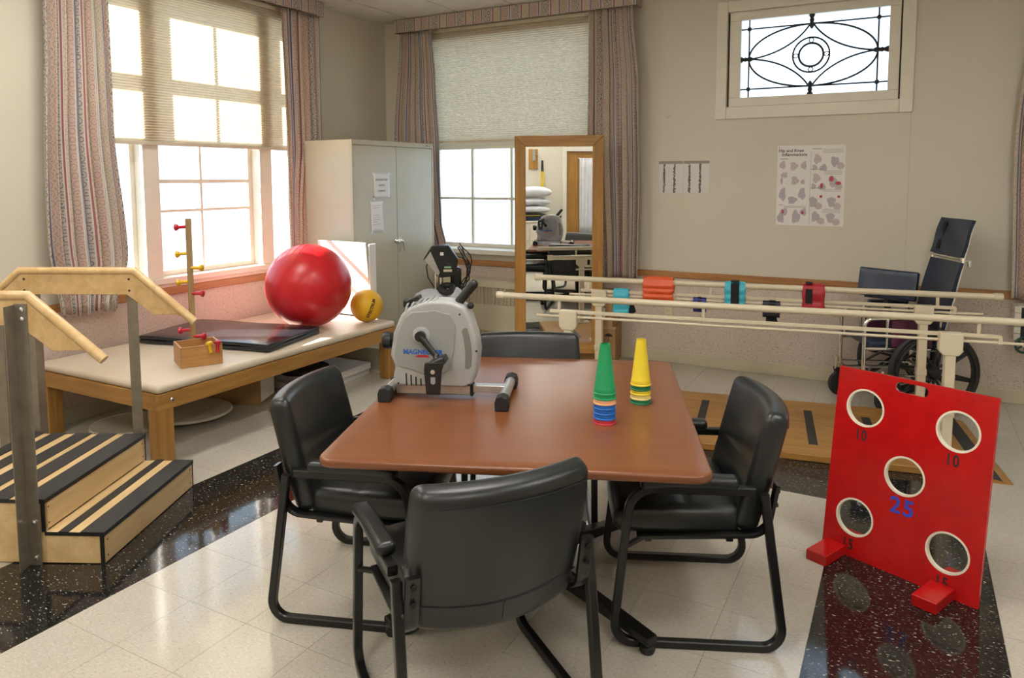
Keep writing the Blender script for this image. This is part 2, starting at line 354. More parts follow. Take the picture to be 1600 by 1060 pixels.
def obj(name, me, parent=None, bevel=0.0, bseg=2, solid=0.0):
    o=bpy.data.objects.new(name,me); C.objects.link(o)
    if parent: o.parent=parent
    if solid:
        md=o.modifiers.new('thickness','SOLIDIFY'); md.thickness=solid; md.offset=0
    if bevel:
        md=o.modifiers.new('edge','BEVEL'); md.width=bevel; md.segments=bseg; md.limit_method='ANGLE'; md.angle_limit=math.radians(35); md.harden_normals=True
    return o
def tag(o, label=None, cat=None, group=None, kind=None):
    if label: o['label']=label
    if cat: o['category']=cat
    if group: o['group']=group
    if kind: o['kind']=kind
    return o
def thing(name, label, cat, loc=(0,0,0), rz=0.0, group=None):
    o=bpy.data.objects.new(name,None); C.objects.link(o); o.empty_display_size=0.1
    o.location=loc; o.rotation_euler=(0,0,rz); return tag(o,label,cat,group)
def struct(name, label, cat=None, mb=None, mat=None, **kw):
    o = mb.build(name,mat,**kw) if mb else thing(name,label,cat)
    o['kind']='structure'; o['label']=label
    if cat: o['category']=cat
    return o
def copytree(o, parent=None):
    c=o.copy(); C.objects.link(c); c.parent=parent
    for ch in [x for x in bpy.data.objects if x.parent==o]: copytree(ch,c)
    return c
def box(name, a, b, mat, parent=None, bevel=0.0): return MB().span(a,b).build(name,mat,parent,bevel=bevel)
def fillet(pts, r, n=6):
    P=[Vector(p) for p in pts]; out=[P[0]]
    for i in range(1,len(P)-1):
        a=(P[i-1]-P[i]); b=(P[i+1]-P[i]); la,lb=a.length,b.length; a.normalize(); b.normalize()
        ang=a.angle(b); rr=r[i-1] if isinstance(r,(list,tuple)) else r
        d=min(rr/math.tan(ang/2),la*0.49,lb*0.49); rad=d*math.tan(ang/2)
        c=P[i]+(a+b).normalized()*(rad/math.sin(ang/2)); s=P[i]+a*d-c; e=P[i]+b*d-c
        q=s.rotation_difference(e); 
        for k in range(n+1): out.append(c+Quaternion().slerp(q,k/n)@s)
    out.append(P[-1]); return out
RECT=[(1,0.75),(0.75,1),(-0.75,1),(-1,0.75),(-1,-0.75),(-0.75,-1),(0.75,-1),(1,-0.75)]
def basis(x, y, z): return Matrix((x,y,z)).transposed()
def text_mesh(s, size, extrude=0.0006, align='CENTER', bold=0, shear=0.0, spacing=1.0):
    cu=bpy.data.curves.new('txt','FONT'); cu.body=s; cu.size=size; cu.align_x=align; cu.align_y='CENTER'; cu.extrude=extrude; cu.shear=shear; cu.space_character=spacing
    if bold: cu.offset=size*bold*0.018
    cu.resolution_u=3
    t=bpy.data.objects.new('txt',cu); C.objects.link(t); dg=bpy.context.evaluated_depsgraph_get()
    me=bpy.data.meshes.new_from_object(t.evaluated_get(dg)); bpy.data.objects.remove(t); bpy.data.curves.remove(cu); return me
def lettering(s, size, mat, parent, o, ex, ey, name='lettering', sx=1.0, **kw):
    me=text_mesh(s,size,**kw); me.materials.clear(); me.materials.append(M[mat]); me.name=name
    ob=bpy.data.objects.new(name,me); C.objects.link(ob); ob.parent=parent
    ex=Vector(ex).normalized(); ey=Vector(ey); ey=(ey-ex*ey.dot(ex)).normalized(); ez=ex.cross(ey)
    o=Vector(o); ob.matrix_local=Matrix(((ex.x*sx,ey.x,ez.x,o.x),(ex.y*sx,ey.y,ez.y,o.y),(ex.z*sx,ey.z,ez.z,o.z),(0,0,0,1)))
    return ob
#SECTION
# ================================================================== ROOM
XL,XR,YB,YF,ZC = -4.9,3.6,6.25,-1.0,3.236
TS=0.3048; TX0=-0.255; TY0=2.695
PLx=lambda a,d,z: V(XL-d,a,z)        # left wall: a runs along Y, d goes outwards
PBk=lambda a,d,z: V(a,YB+d,z)        # back wall
def wall(name,label,P,a0,a1,holes,th=0.2,mat='plaster'):
    A=sorted({a0,a1,*[h[0] for h in holes],*[h[1] for h in holes]}); Z=sorted({0.0,ZC,*[h[2] for h in holes],*[h[3] for h in holes]})
    mb=MB()
    for i in range(len(A)-1):
        for j in range(len(Z)-1):
            ca,cz=(A[i]+A[i+1])/2,(Z[j]+Z[j+1])/2
            if any(h[0]<ca<h[1] and h[2]<cz<h[3] for h in holes): continue
            mb.span(P(A[i],0,Z[j]),P(A[i+1],th,Z[j+1]))
    return struct(name,label,'wall',mb,mat,smooth=None)
W1=(2.95,5.12,0.865,3.02); W2=(-4.36,-2.50,0.905,3.02); WS=(-1.36,-0.09,2.21,2.97); W3=(0.95,2.8,0.905,3.02)
wl=wall('wall_left','cream plaster wall with the sunlit triple window',PLx,YF,YB,[W1])
wb=wall('wall_back','cream plaster wall with leaded glass window and posters',PBk,XL-0.2,XR+0.2,[W2,WS,W3])
wr=wall('wall_right','plain cream side wall beyond the bean bag target',lambda a,d,z:V(XR+d,a,z),YF,YB,[])
DR=(-0.27,0.63,0.0,2.13)
wf=wall('wall_rear','cream wall with the oak door, seen in the mirror',lambda a,d,z:V(a,YF-d,z),XL-0.2,XR+0.2,[DR])
def strip(P,a0,a1,d,z0,z1): return MB().span(P(a0,0.0,z0),P(a1,-d,z1))
# speckled wainscot below the oak chair rail, on the left and back walls
strip(PLx,YF,YB-0.007,0.006,0.0,0.757).build('wainscot','wainscot',wl,smooth=None)
strip(PBk,XL,XR,0.006,0.0,0.757).build('wainscot','wainscot',wb,smooth=None)
struct('trim_1','narrow oak chair rail along the window wall','trim',strip(PLx,YF,YB-0.03,0.022,0.757,0.815),'rail_oak_y',bevel=0.006)
struct('trim_2','narrow oak chair rail along the poster wall','trim',strip(PBk,XL,XR,0.022,0.757,0.815),'rail_oak',bevel=0.006)
struct('baseboard_left','beige vinyl cove base on the window wall','baseboard',strip(PLx,YF,YB-0.012,0.011,0.0,0.10),'cove',bevel=0.004)
struct('baseboard_back','beige vinyl cove base below the posters','baseboard',strip(PBk,XL,XR,0.011,0.0,0.10),'cove',bevel=0.004)
MB().span((-0.012,YB-0.003,0.815),(-0.006,YB,ZC)).build('panel_seam','cove',wb,smooth=None)
# floor: joint bed, then single tiles
floor=struct('floor','glossy cream vinyl tile floor with black border bands','floor',MB().span((XL-0.2,YF-0.2,-0.12),(XR+0.2,YB+0.2,-0.004)),'grout',smooth=None)
def tile_me(name,mat):
    h=TS/2-0.0003; b=0.0004
    vs=[(-h,-h,-0.004),(h,-h,-0.004),(h,h,-0.004),(-h,h,-0.004),(-h+b,-h+b,0),(h-b,-h+b,0),(h-b,h-b,0),(-h+b,h-b,0)]
    me=bpy.data.meshes.new(name); me.from_pydata(vs,[],[(4,5,6,7),(0,1,5,4),(1,2,6,5),(2,3,7,6),(3,0,4,7)]); me.materials.append(M[mat]); return me
def dark(i,j):
    cx=TX0+(i+0.5)*TS; cy=TY0+(j+0.5)*TS
    inx=-10<=i<=1; 
    if j==4 or j==5: return -10<=i<=1
    return (i in(0,1,-9,-10)) and j<6
tl,td=tile_me('floor_tile','tile_light'),tile_me('floor_tile','tile_dark')
cells=[]
for i in range(-17,14):
    for j in range(-14,13):
        cx,cy=TX0+(i+0.5)*TS,TY0+(j+0.5)*TS
        if cx<XL-0.1 or cx>XR+0.1 or cy<YF-0.1 or cy>YB+0.1: continue
        p=Vector((cx,cy,-EYE)); z=p.dot(fw); vis=1e9
        if z>0.3:
            px=800+1143*p.dot(r2)/z; py=377.13-1143*p.dot(u2)/z
            if -60<px<1660 and py<1130: vis=z
        cells.append((vis,i,j,cx,cy))
cells.sort()
rest={True:MB(),False:MB()}
for k,(vis,i,j,cx,cy) in enumerate(cells):
    dk=dark(i,j)
    if k<300 and vis<1e8:
        o=obj('floor_tile',td if dk else tl,floor); o.location=(cx,cy,0)
    else:
        h=TS/2-0.0006; rest[dk].add([(cx-h,cy-h,0),(cx+h,cy-h,0),(cx+h,cy+h,0),(cx-h,cy+h,0),(cx-h,cy-h,-0.004),(cx+h,cy-h,-0.004),(cx+h,cy+h,-0.004),(cx-h,cy+h,-0.004)],[(0,1,2,3),(4,5,1,0),(5,6,2,1),(6,7,3,2),(7,4,0,3)])
for dk in(True,False):
    o=rest[dk].build('floor_tiles','tile_dark' if dk else 'tile_light',floor,smooth=None); o['kind']='stuff'
# ceiling: slab, bronze grid bars, lay-in tiles
FILL_LIGHTS=[]
ceil=struct('ceiling','suspended ceiling of pale tiles in a thin dark grid','ceiling',MB().span((XL-0.2,YF-0.2,ZC+0.03),(XR+0.2,YB+0.2,ZC+0.15)),'grid',smooth=None)
GX=[XL]+[-4.51+0.61*i for i in range(0,14) if -4.51+0.61*i<XR-0.05]+[XR]
GY=[YF]+[5.36-1.22*i for i in range(5,-1,-1) if 5.36-1.22*i>YF+0.05]+[YB]
lit={(2,1),(6,1),(10,1),(2,3),(6,3),(10,3)}  # ceiling cells given added glowing panels, out of view, for frontal fill
for i in range(len(GX)-1):
    for j in range(len(GY)-1):
        if (i,j) in lit: FILL_LIGHTS.append((GX[i],GX[i+1],GY[j],GY[j+1])); continue
        MB().span((GX[i]+0.006,GY[j]+0.006,ZC-0.004),(GX[i+1]-0.006,GY[j+1]-0.006,ZC+0.03)).build('ceiling_tile','ceil',ceil,smooth=None)
for k,(x0,x1,y0,y1) in enumerate(FILL_LIGHTS):
    nm=('over the floor behind the training stairs','between training stairs and treatment table','in front of the linen cupboard','straight above the work table','in the rear corner past the oak door','over open floor past the target board')[k%6]
    t=thing('fill_light','added unseen ceiling fill light '+nm,'light',((x0+x1)/2,(y0+y1)/2,ZC-0.004),0,'added ceiling fill lights')
    w,d=(x1-x0)/2-0.01,(y1-y0)/2-0.01
    fr=MB()
    for a,b in(((-w,-d),(w,-d+0.03)),((-w,d-0.03),(w,d)),((-w,-d+0.03),(-w+0.03,d-0.03)),((w-0.03,-d+0.03),(w,d-0.03))): fr.span((a[0],a[1],0),(b[0],b[1],0.03))
    fr.build('fill_frame','white_paint',t,smooth=None)
    MB().span((-w+0.03,-d+0.03,0.006),(w-0.03,d-0.03,0.016)).build('fill_panel','fill_glow',t,smooth=None)
# ------------------------------------------------------------------ windows
def wparts(root,P):
    def part(name,a0,a1,d0,d1,z0,z1,mat='white_paint',bv=0.003): return MB().span(P(a0,d0,z0),P(a1,d1,z1)).build(name,mat,root,smooth=None,bevel=bv)
    return part
def lights(part,a0,a1,z0,z1,av,zv,d=0.09,st=0.035,mun=0.022):
    # sash border, muntins and single panes between the given divisions
    part('sash_rail',a0,a1,d,d+0.04,z0,z0+st); part('sash_rail',a0,a1,d,d+0.04,z1-st,z1)
    part('sash_stile',a0,a0+st,d,d+0.04,z0+st,z1-st); part('sash_stile',a1-st,a1,d,d+0.04,z0+st,z1-st)
    for a in av: part('muntin',a-mun/2,a+mun/2,d+0.004,d+0.036,z0+st,z1-st)
    for z,t in zv: part('muntin',a0+st,a1-st,d,d+0.04,z-t/2,z+t/2)
    A=[a0+st]+[a for a in av]+[a1-st]; Z=[z0+st]+[z for z,t in zv]+[z1-st]
    for i in range(len(A)-1):
        for j in range(len(Z)-1): part('pane',A[i]+0.004,A[i+1]-0.004,d+0.018,d+0.022,Z[j]+0.004,Z[j+1]-0.004,'glass',0)
win1=struct('window_1','wide ivory triple window behind the treatment table','window')
p1=wparts(win1,PLx)
for a0,a1 in((2.95,2.98),(3.41,3.54),(4.50,4.63),(5.09,5.12)): p1('mullion' if 3<a0<5 else 'jamb',a0,a1,-0.012,0.16,0.89,3.0)
p1('head',2.95,5.12,-0.012,0.16,3.0,3.02)
p1('sill',2.88,5.19,-0.035,0.18,0.845,0.89); p1('apron',2.90,5.17,-0.014,0.0,0.815,0.845)
lights(p1,3.54,4.50,0.89,2.0,[3.985],[(1.385,0.022),(1.612,0.03)],st=0.04)
lights(p1,3.54,4.50,2.0,3.0,[3.985],[(2.44,0.09)],d=0.12,st=0.04)
for a0,a1 in((2.98,3.41),(4.63,5.09)):
    lights(p1,a0,a1,0.89,2.0,[],[],st=0.035); lights(p1,a0,a1,2.0,3.0,[],[(2.44,0.09)],d=0.12,st=0.035)
win2=struct('window_2','ivory many-paned window behind the oak mirror','window')
p2=wparts(win2,PBk)
for a0,a1 in((-4.36,-4.33),(-2.53,-2.50)): p2('jamb',a0,a1,-0.012,0.16,0.93,3.0)
p2('head',-4.36,-2.50,-0.012,0.16,3.0,3.02); p2('sill',-4.42,-2.44,-0.13,0.18,0.885,0.93); p2('apron',-4.40,-2.46,-0.016,0.0,0.815,0.885)
lights(p2,-4.33,-2.53,0.93,1.96,[-3.895,-3.445,-2.98],[(1.425,0.024)],st=0.04,mun=0.026)
lights(p2,-4.33,-2.53,1.96,3.0,[-3.895,-3.445,-2.98],[(2.46,0.024)],d=0.12,st=0.04,mun=0.026)
win3=struct('window_3','ivory curtained window beyond the reclining wheelchair','window')
p3=wparts(win3,PBk)
for a0,a1 in((0.95,0.98),(2.77,2.80)): p3('jamb',a0,a1,-0.012,0.16,0.93,3.0)
p3('head',0.95,2.80,-0.012,0.16,3.0,3.02); p3('sill',0.90,2.85,-0.10,0.18,0.885,0.93)
lights(p3,0.98,2.77,0.93,1.96,[1.43,1.88,2.32],[(1.425,0.024)],st=0.04)
lights(p3,0.98,2.77,1.96,3.0,[1.43,1.88,2.32],[(2.46,0.024)],d=0.12,st=0.04)
# leaded glass window
win4=struct('window_4','small leaded glass window with oval tracery, high on wall','window')
p4=wparts(win4,PBk)
for n,(a0,a1,z0,z1) in enumerate(((-1.45,-1.36,2.11,3.065),(-0.09,0.0,2.11,3.065),(-1.36,-0.09,2.11,2.21),(-1.36,-0.09,2.975,3.065))): p4('casing',a0,a1,-0.02,0.0,z0,z1,'white_paint',0.006)
for (a0,a1,z0,z1) in((-1.345,-1.255,2.282,2.902),(-0.175,-0.10,2.282,2.902),(-1.345,-0.10,2.208,2.282),(-1.345,-0.10,2.902,2.976)): p4('sash_frame',a0,a1,0.0,0.05,z0,z1,'white_paint',0.004)
p4('stop',-1.36,-1.345,0.03,0.06,2.21,2.97,'iron',0); p4('stop',-0.10,-0.09,0.03,0.06,2.21,2.97,'iron',0)
p4('pane',-1.258,-0.172,0.034,0.038,2.279,2.905,'glass',0)
def came(name,pts,r,closed=False): return MB().tube([PBk(a,0.028,z) for a,z in pts],r,8,closed).build(name,'iron',win4)
sx0,sx1,sz0,sz1=-1.256,-0.174,2.281,2.903; mx,mz=(sx0+sx1)/2,(sz0+sz1)/2; vx0,vx1,hz0,hz1=sx0+0.062,sx1-0.075,sz0+0.068,sz1-0.072
for x in(vx0,vx1): came('lead_bar',[(x,sz0),(x,sz1)],0.0062)
for z in(hz0,hz1): came('lead_bar',[(sx0,z),(sx1,z)],0.0062)
ow=(vx1-vx0)/2; oh=(hz1-hz0)/2; ocx=(vx0+vx1)/2; ocz=(hz0+hz1)/2
came('lead_oval',[(ocx+ow*math.cos(t),ocz+oh*math.sin(t)) for t in[2*PI*i/64 for i in range(64)]],0.0075,True)
for s in(-1,1):
    for q in(-1,1):
        # ogee came from the side boss to the top or bottom boss
        pts=[]
        for i in range(25):
            t=i/24; b=(1-t)**3,3*t*(1-t)**2,3*t*t*(1-t),t**3
            P=((ow,0.0),(ow*0.52,0.015),(ow*0.17,oh*0.52),(0.012,oh))
            pts.append((ocx+s*sum(w*p[0] for w,p in zip(b,P)),ocz+q*sum(w*p[1] for w,p in zip(b,P))))
        came('lead_ogee',pts,0.007)
came('lead_ring',[(ocx+0.135*math.cos(2*PI*i/40),ocz+0.135*math.sin(2*PI*i/40)) for i in range(40)],0.007,True)
came('lead_ring',[(ocx+0.09*math.cos(2*PI*i/40),ocz+0.09*math.sin(2*PI*i/40)) for i in range(40)],0.0085,True)
for k in range(4): 
    a=PI/2*k; came('lead_rosette',[(ocx+0.113*math.cos(a)+0.017*math.cos(2*PI*i/16),ocz+0.113*math.sin(a)+0.017*math.sin(2*PI*i/16)) for i in range(16)],0.0038,True)
for (x,z) in((vx0,hz0),(vx1,hz0),(vx0,hz1),(vx1,hz1)): MB().sphere(PBk(x,0.026,z),0.018,12,8).build('lead_boss','iron',win4)
for (x,z,dx,dz) in((vx0,ocz,-1,0),(vx1,ocz,1,0),(ocx,hz1,0,1),(ocx,hz0,0,-1)):
    mb=MB(); end=sx0 if dx<0 else sx1 if dx>0 else sz1 if dz>0 else sz0; ln=abs(end-(x if dx else z))
    ax=V(dx,0,dz)
    mb.lathe([(0.006,-0.04),(0.020,-0.014),(0.023,0.0),(0.014,0.012),(0.019,0.03),(0.013,0.042),(0.024,ln-0.008),(0.022,ln)],PBk(x,0.026,z),ax,12)
    mb.build('lead_finial','iron',win4)
# ------------------------------------------------------------------ shades
def shade(label,P,a0,a1,z0,z1,d):
    o=thing('window_shade',label,'shade')
    n=int((z1-z0)/0.0195); rows=[]
    for i in range(2*n+1): rows.append((d-(0.006 if i%2 else -0.004),z1-(z1-z0)*i/(2*n)))
    mb=MB(); vs=[];fs=[]
    for dd,z in rows: vs+= [P(a0,dd,z),P(a1,dd,z)]
    for i in range(len(rows)-1): fs.append((2*i,2*i+1,2*i+3,2*i+2))
    mb.add(vs,fs); mb.build('pleated_cloth','blind',o,smooth=None)
    MB().span(P(a0,d-0.012,z0-0.028),P(a1,d+0.010,z0)).build('bottom_rail','blind_rail',o,bevel=0.004)
    MB().span(P(a0,d-0.016,z1),P(a1,d+0.014,z1+0.035)).build('head_rail','blind_rail',o,bevel=0.004)
    return o
shade('beige pleated shade streaked with window bar shadows, sunlit',PLx,2.99,5.10,1.905,3.075,-0.03)
shade('beige pleated shade above the mirror, in soft shadow',PBk,-4.40,-2.46,2.005,3.075,-0.03)
shade('beige pleated shade of the window past the wheelchair',PBk,0.92,2.83,1.6,3.075,-0.03)
# ------------------------------------------------------------------ curtains and valances
def curtain(label,P,left,right,z0,z1,n,amp,d0,ph=0.0,group='striped curtains'):
    o=thing('curtain',label,'curtain',(0,0,0),0,group); nu,nv=n*12,36
    def interp(tab,z):
        for i in range(len(tab)-1):
            if tab[i][0]>=z>=tab[i+1][0]:
                t=(tab[i][0]-z)/(tab[i][0]-tab[i+1][0]); t=t*t*(3-2*t); return tab[i][1]+(tab[i+1][1]-tab[i][1])*t
        return tab[-1][1]
    rnd=random.Random(label); off=[rnd.uniform(0.65,1.3) for _ in range(n+2)]; ph2=[rnd.uniform(-0.6,0.6) for _ in range(n+2)]
    vs=[];fs=[];uvs=[]
    for j in range(nv+1):
        t=j/nv; z=z1+(z0-z1)*t
        a,b=interp(left,z),interp(right,z)
        for i in range(nu+1):
            u=i/nu; k=u*n; w=off[int(k)]*(1-k%1)+off[int(k)+1]*(k%1)
            ang=2*PI*k+ph+ph2[int(k)]*(1-k%1)*t+ph2[int(k)+1]*(k%1)*t
            dd=d0-amp*w*(0.55+0.45*t)*math.sin(ang)*(0.8+0.2*math.sin(3*t+k))
            aa=a+(b-a)*(u+0.018*math.sin(2*ang)+0.004*math.sin(7*t+5*u))
            hem=0.012*math.sin(5.1*u*n/3+ph) if j==nv else 0
            vs.append(P(aa,dd,z+hem)); uvs.append((u,z))
    for j in range(nv):
        for i in range(nu): fs.append((j*(nu+1)+i,j*(nu+1)+i+1,(j+1)*(nu+1)+i+1,(j+1)*(nu+1)+i))
    # cloth width from the fold length half way down
    row=[Vector(vs[(nv//2)*(nu+1)+i]) for i in range(nu+1)]; acc=[0.0]
    for i in range(nu): acc.append(acc[-1]+(row[i+1]-row[i]).length)
    me=bpy.data.meshes.new('drape'); me.from_pydata([tuple(v) for v in vs],[],fs); me.update(); uvl=me.uv_layers.new(name='UVMap')
    for lp in me.loops:
        i=lp.vertex_index%(nu+1); uvl.data[lp.index].uv=(acc[i]+ph*0.05,uvs[lp.vertex_index][1])
    me.shade_smooth(); me.materials.append(M['fabric']); obj('drape',me,o,solid=0.004)
    return o
curtain('full striped curtain of the sunlit window, behind the stair handrails',PLx,[(3.1,2.70),(1.2,2.63),(0.74,2.70)],[(3.1,3.13),(2.0,3.13),(1.1,3.20),(0.74,3.10)],0.74,3.10,7,0.058,-0.115,0.3)
curtain('gathered striped curtain between the sunlit window and the metal cabinet',PLx,[(3.1,4.70),(1.9,4.73),(0.8,4.74)],[(3.1,5.16),(2.0,5.15),(1.3,5.02),(0.8,4.98)],0.74,3.10,6,0.046,-0.09,1.1)
curtain('swept-aside striped curtain behind the cabinet corner by the paned window',PBk,[(3.1,-4.62),(2.0,-4.70),(0.9,-4.45)],[(3.1,-4.24),(2.6,-4.20),(1.9,-4.16),(1.2,-4.14),(0.92,-4.08)],0.94,3.10,6,0.045,-0.10,0.7)
curtain('striped curtain hanging beside the oak mirror',PBk,[(3.1,-2.53),(1.8,-2.53),(0.72,-2.47)],[(3.1,-2.13),(2.4,-2.07),(1.5,-2.05),(0.72,-2.06)],0.745,3.10,6,0.052,-0.12,2.0)
curtain('striped curtain edge past the reclining wheelchair',PBk,[(3.1,0.72),(1.9,0.64),(0.76,0.665)],[(3.1,1.1),(0.76,1.1)],0.775,3.10,4,0.03,-0.09,2.9)
curtain('striped curtain at the far side of the last window',PBk,[(3.1,2.66),(0.76,2.66)],[(3.1,3.1),(0.76,3.1)],0.775,3.10,4,0.03,-0.09,0.2)
def valance(label,P,a0,a1,z0,z1,dep):
    o=thing('valance',label,'valance',(0,0,0),0,'striped box valances')
    mb=MB(); T=0.018
    pts=[(a0,0.0),(a0,-dep),(a1,-dep),(a1,0.0)]
    vs=[];fs=[];us=[];acc=0
    for k,(a,d) in enumerate(pts):
        if k: acc+=math.hypot(a-pts[k-1][0],d-pts[k-1][1])
        for z in(z0,z1): vs.append(P(a,d,z)); us.append((acc,z))
    for k in range(3): fs.append((2*k,2*k+2,2*k+3,2*k+1))
    me=bpy.data.meshes.new('valance_cloth'); me.from_pydata([tuple(v) for v in vs],[],fs); me.update(); uvl=me.uv_layers.new(name='UVMap')
    for lp in me.loops: uvl.data[lp.index].uv=us[lp.vertex_index]
    me.materials.append(M['fabric']); obj('valance_cloth',me,o,solid=0.02)
    MB().span(P(a0+0.012,-0.004,z1-0.02),P(a1-0.012,-dep+0.012,z1-0.004)).build('valance_board','white_paint',o)
valance('striped box valance over the sunlit triple window',PLx,2.55,5.20,3.105,3.225,0.13)
valance('striped box valance over the paned window by the corner',PBk,-4.655,-2.11,3.098,3.225,0.14)
valance('striped box valance over the window past the wheelchair',PBk,0.70,3.12,3.098,3.225,0.14)
#SECTION2
# ================================================================== TABLE
TA=math.radians(21.7)
def rounded_rect(w,d,r,n=6):
    pts=[]
    for cx,cy,a0 in((w/2-r,d/2-r,0),(-w/2+r,d/2-r,PI/2),(-w/2+r,-d/2+r,PI),(w/2-r,-d/2+r,3*PI/2)):
        for k in range(n+1): a=a0+PI/2*k/n; pts.append((cx+r*math.cos(a),cy+r*math.sin(a)))
    return pts
TW,TD,TZ=1.25,1.40,0.735
ex=V(math.cos(TA),math.sin(TA),0); ey=V(-math.sin(TA),math.cos(TA),0)
tc=V(-1.063,1.934,0)+ey*(TD/2-0.0)-ey*0.012
table=thing('work_table','square cherry-topped work table with rounded corners','table',(tc.x,tc.y,0),TA)
def top_slab():
    # rings of quads from the centre to the eased edge and back underneath
    rings=[(0.002,0,TZ),(0.25,0,TZ),(0.5,0,TZ),(0.75,0,TZ),(0.93,0,TZ)]
    edge=[(0.008,TZ),(0.0045,TZ-0.0012),(0.0012,TZ-0.0045),(0.0,TZ-0.009),(0.0,TZ-0.020),(0.002,TZ-0.0255),(0.006,TZ-0.028)]
    vs=[];n=len(rounded_rect(TW,TD,0.055))
    for k,_,z in rings: vs+=[(x*k,y*k,z) for x,y in rounded_rect(TW-0.016,TD-0.016,0.047)]
    for o,z in edge: vs+=[(x,y,z) for x,y in rounded_rect(TW-2*o,TD-2*o,0.055-o)]
    for k in(0.7,0.3,0.002): vs+=[(x*k,y*k,TZ-0.028) for x,y in rounded_rect(TW-0.012,TD-0.012,0.049)]
    m=len(vs)//n; fs=[(r*n+i,r*n+(i+1)%n,(r+1)*n+(i+1)%n,(r+1)*n+i) for r in range(m-1) for i in range(n)]
    return MB().add(vs,fs+[tuple(range(n)),tuple(range((m-1)*n,m*n))])
top_slab().build('tabletop','cherry',table,smooth=50)
MB().box((0,0,0.69),(0.60,0.60,0.03)).build('mounting_plate','blackmetal',table,bevel=0.004)
MB().cyl((0,0,0.09),(0,0,0.68),0.045,20).build('pedestal','blackmetal',table)
for k in range(4):
    a=PI/4+PI/2*k; d=V(math.cos(a),math.sin(a),0); tip=d*0.66
    R=basis(d,V(-d.y,d.x,0),V(0,0,1))
    b=MB(); b.prism([(0.02,0.13),(0.02,0.065),(0.66,0.035),(0.66,0.065)],V(-d.y,d.x,0)*-0.025,d,(0,0,1),V(-d.y,d.x,0)*0.05)
    leg=b.build('foot_arm','blackmetal',table,bevel=0.006)
    MB().lathe([(0.012,0.036),(0.012,0.03),(0.025,0.024),(0.027,0.012),(0.022,0.0)][::-1],tip*0.965).build('glide','rubber',leg)

# ================================================================== CHAIRS
def make_chair(label,loc,rz):
    t=thing('guest_chair',label,'chair',loc,rz,'black guest chairs around the table')
    for s in(-1,1):
        y=0.295*s
        path=fillet([(-0.222,y,0.560),(-0.30,y,0.0135),(0.285,y,0.0135),(0.225,y,0.570),(-0.19,y,0.570)],[0.065,0.065,0.09],7)
        MB().tube(path,0.0145,prof=RECT).build('sled_frame','blackmetal',t)
        # arm pad on the top run
        def dp(p): return V(p.x,p.y*(1-0.10*math.cos(p.x*8)),p.z-0.012*max(0,(p.x-0.03)/0.13)**2)
        MB().rbox((0.03,y,0.600),(0.33,0.062,0.042),0.018,3,(8,2,1),dp).build('arm_pad','leather',t)
        yb_=0.263*s; pb=[(-0.272,yb_,0.585),(-0.240,yb_,0.405),(0.20,yb_*0.93,0.375)]
        MB().tube(fillet(pb,[0.075],8),0.014,prof=[(a*0.55,b*1.45) for a,b in RECT],up=(1,0,0)).build('back_bracket','blackmetal',t)
        for z in(0.60,0.55): MB().cyl((-0.262,yb_,z-0.04),(-0.277+(0.56-z)*0.1,yb_,z-0.04),0.008,10).build('bracket_bolt','blackmetal',t)
        for p_,q_ in(((-0.236,y,0.47),(-0.252,yb_,0.47)),((0.240,y,0.36),(0.17,yb_*0.93,0.374))): MB().cyl(p_,q_,0.010,8).build('stretcher','blackmetal',t)
    MB().tube([(0.16,-0.25,0.368),(0.16,0.25,0.368)],0.012,prof=RECT).build('cross_bar','blackmetal',t)
    MB().tube([(-0.12,-0.25,0.378),(-0.12,0.25,0.378)],0.012,prof=RECT).build('cross_bar','blackmetal',t)
    # seat cushion: crowned, front edge rolled over
    def ds(p):
        u=p.x/0.225; w=p.y/0.255
        z=p.z+ (0.016*(1-w*w)*(1-0.5*u*u) if p.z>0 else 0) - (0.02*max(0,u-0.45)**2*3 if p.z>0 else 0.0)
        if p.z>0: z-=0.010*math.exp(-((p.x+0.03)/0.012)**2)*(1-abs(w)**3)
        return V(p.x-0.010*w*w,p.y*(1-0.05*max(0,-u)),z)
    seat=MB().rbox((0.065,0,0.432),(0.45,0.51,0.105),0.038,4,(22,8,1),ds).build('seat','leather',t,smooth=60)
    # back cushion: curved across its width, leaning back
    Rb=Matrix.Rotation(math.radians(-14),3,'Y')
    def db(p):
        w=p.y/0.2675; h=p.z/0.2175
        x=p.x-0.05*(1-w*w)+0.028+(0.014*(1-h*h)*(1-w*w) if p.x>0 else 0.0)
        if p.x>0: x-=0.015*math.exp(-((p.z+0.035+0.02*w*w)/0.012)**2)*(1-abs(w)**4)
        return V(x,p.y*(1-0.06*max(0,-h)-0.03*max(0,h)**2),p.z+0.012*(1-w*w)*(1 if p.z>0 else 0)-0.022*(1-w*w)*(1 if p.z<0 else 0)*abs(h))
    back=MB().rbox((-0.243,0,0.606),(0.085,0.535,0.435),0.034,4,(1,12,18),db,Rb).build('backrest','leather',t,smooth=60)
    # stitched seam along the upper rear edge
    sm=[]
    for i in range(21):
        w=-0.94+1.88*i/20; p=V(-0.0435,w*0.2675,0.178); q=db(p); sm.append(V(-0.243,0,0.606)+Rb@q)
    MB().tube(sm,0.0016,6).build('seam','rubber',back)
    sm=[]
    for i in range(21):
        w=-0.94+1.88*i/20; q=db(V(-0.0435,w*0.2675,-0.125)); sm.append(V(-0.243,0,0.606)+Rb@q)
    MB().tube(sm,0.0022,6).build('seam','blackmetal',back)
    MB().tube([V(-0.243,0,0.606)+Rb@db(V(-0.0435,0.0,z_)) for z_ in(-0.128,-0.155,-0.18)],0.0018,6).build('seam','blackmetal',back)
    return t
def deg(a): return math.radians(a)
make_chair('black vinyl guest chair pulled in on the side towards the treatment table',(-1.835,2.22,0),deg(19.5))
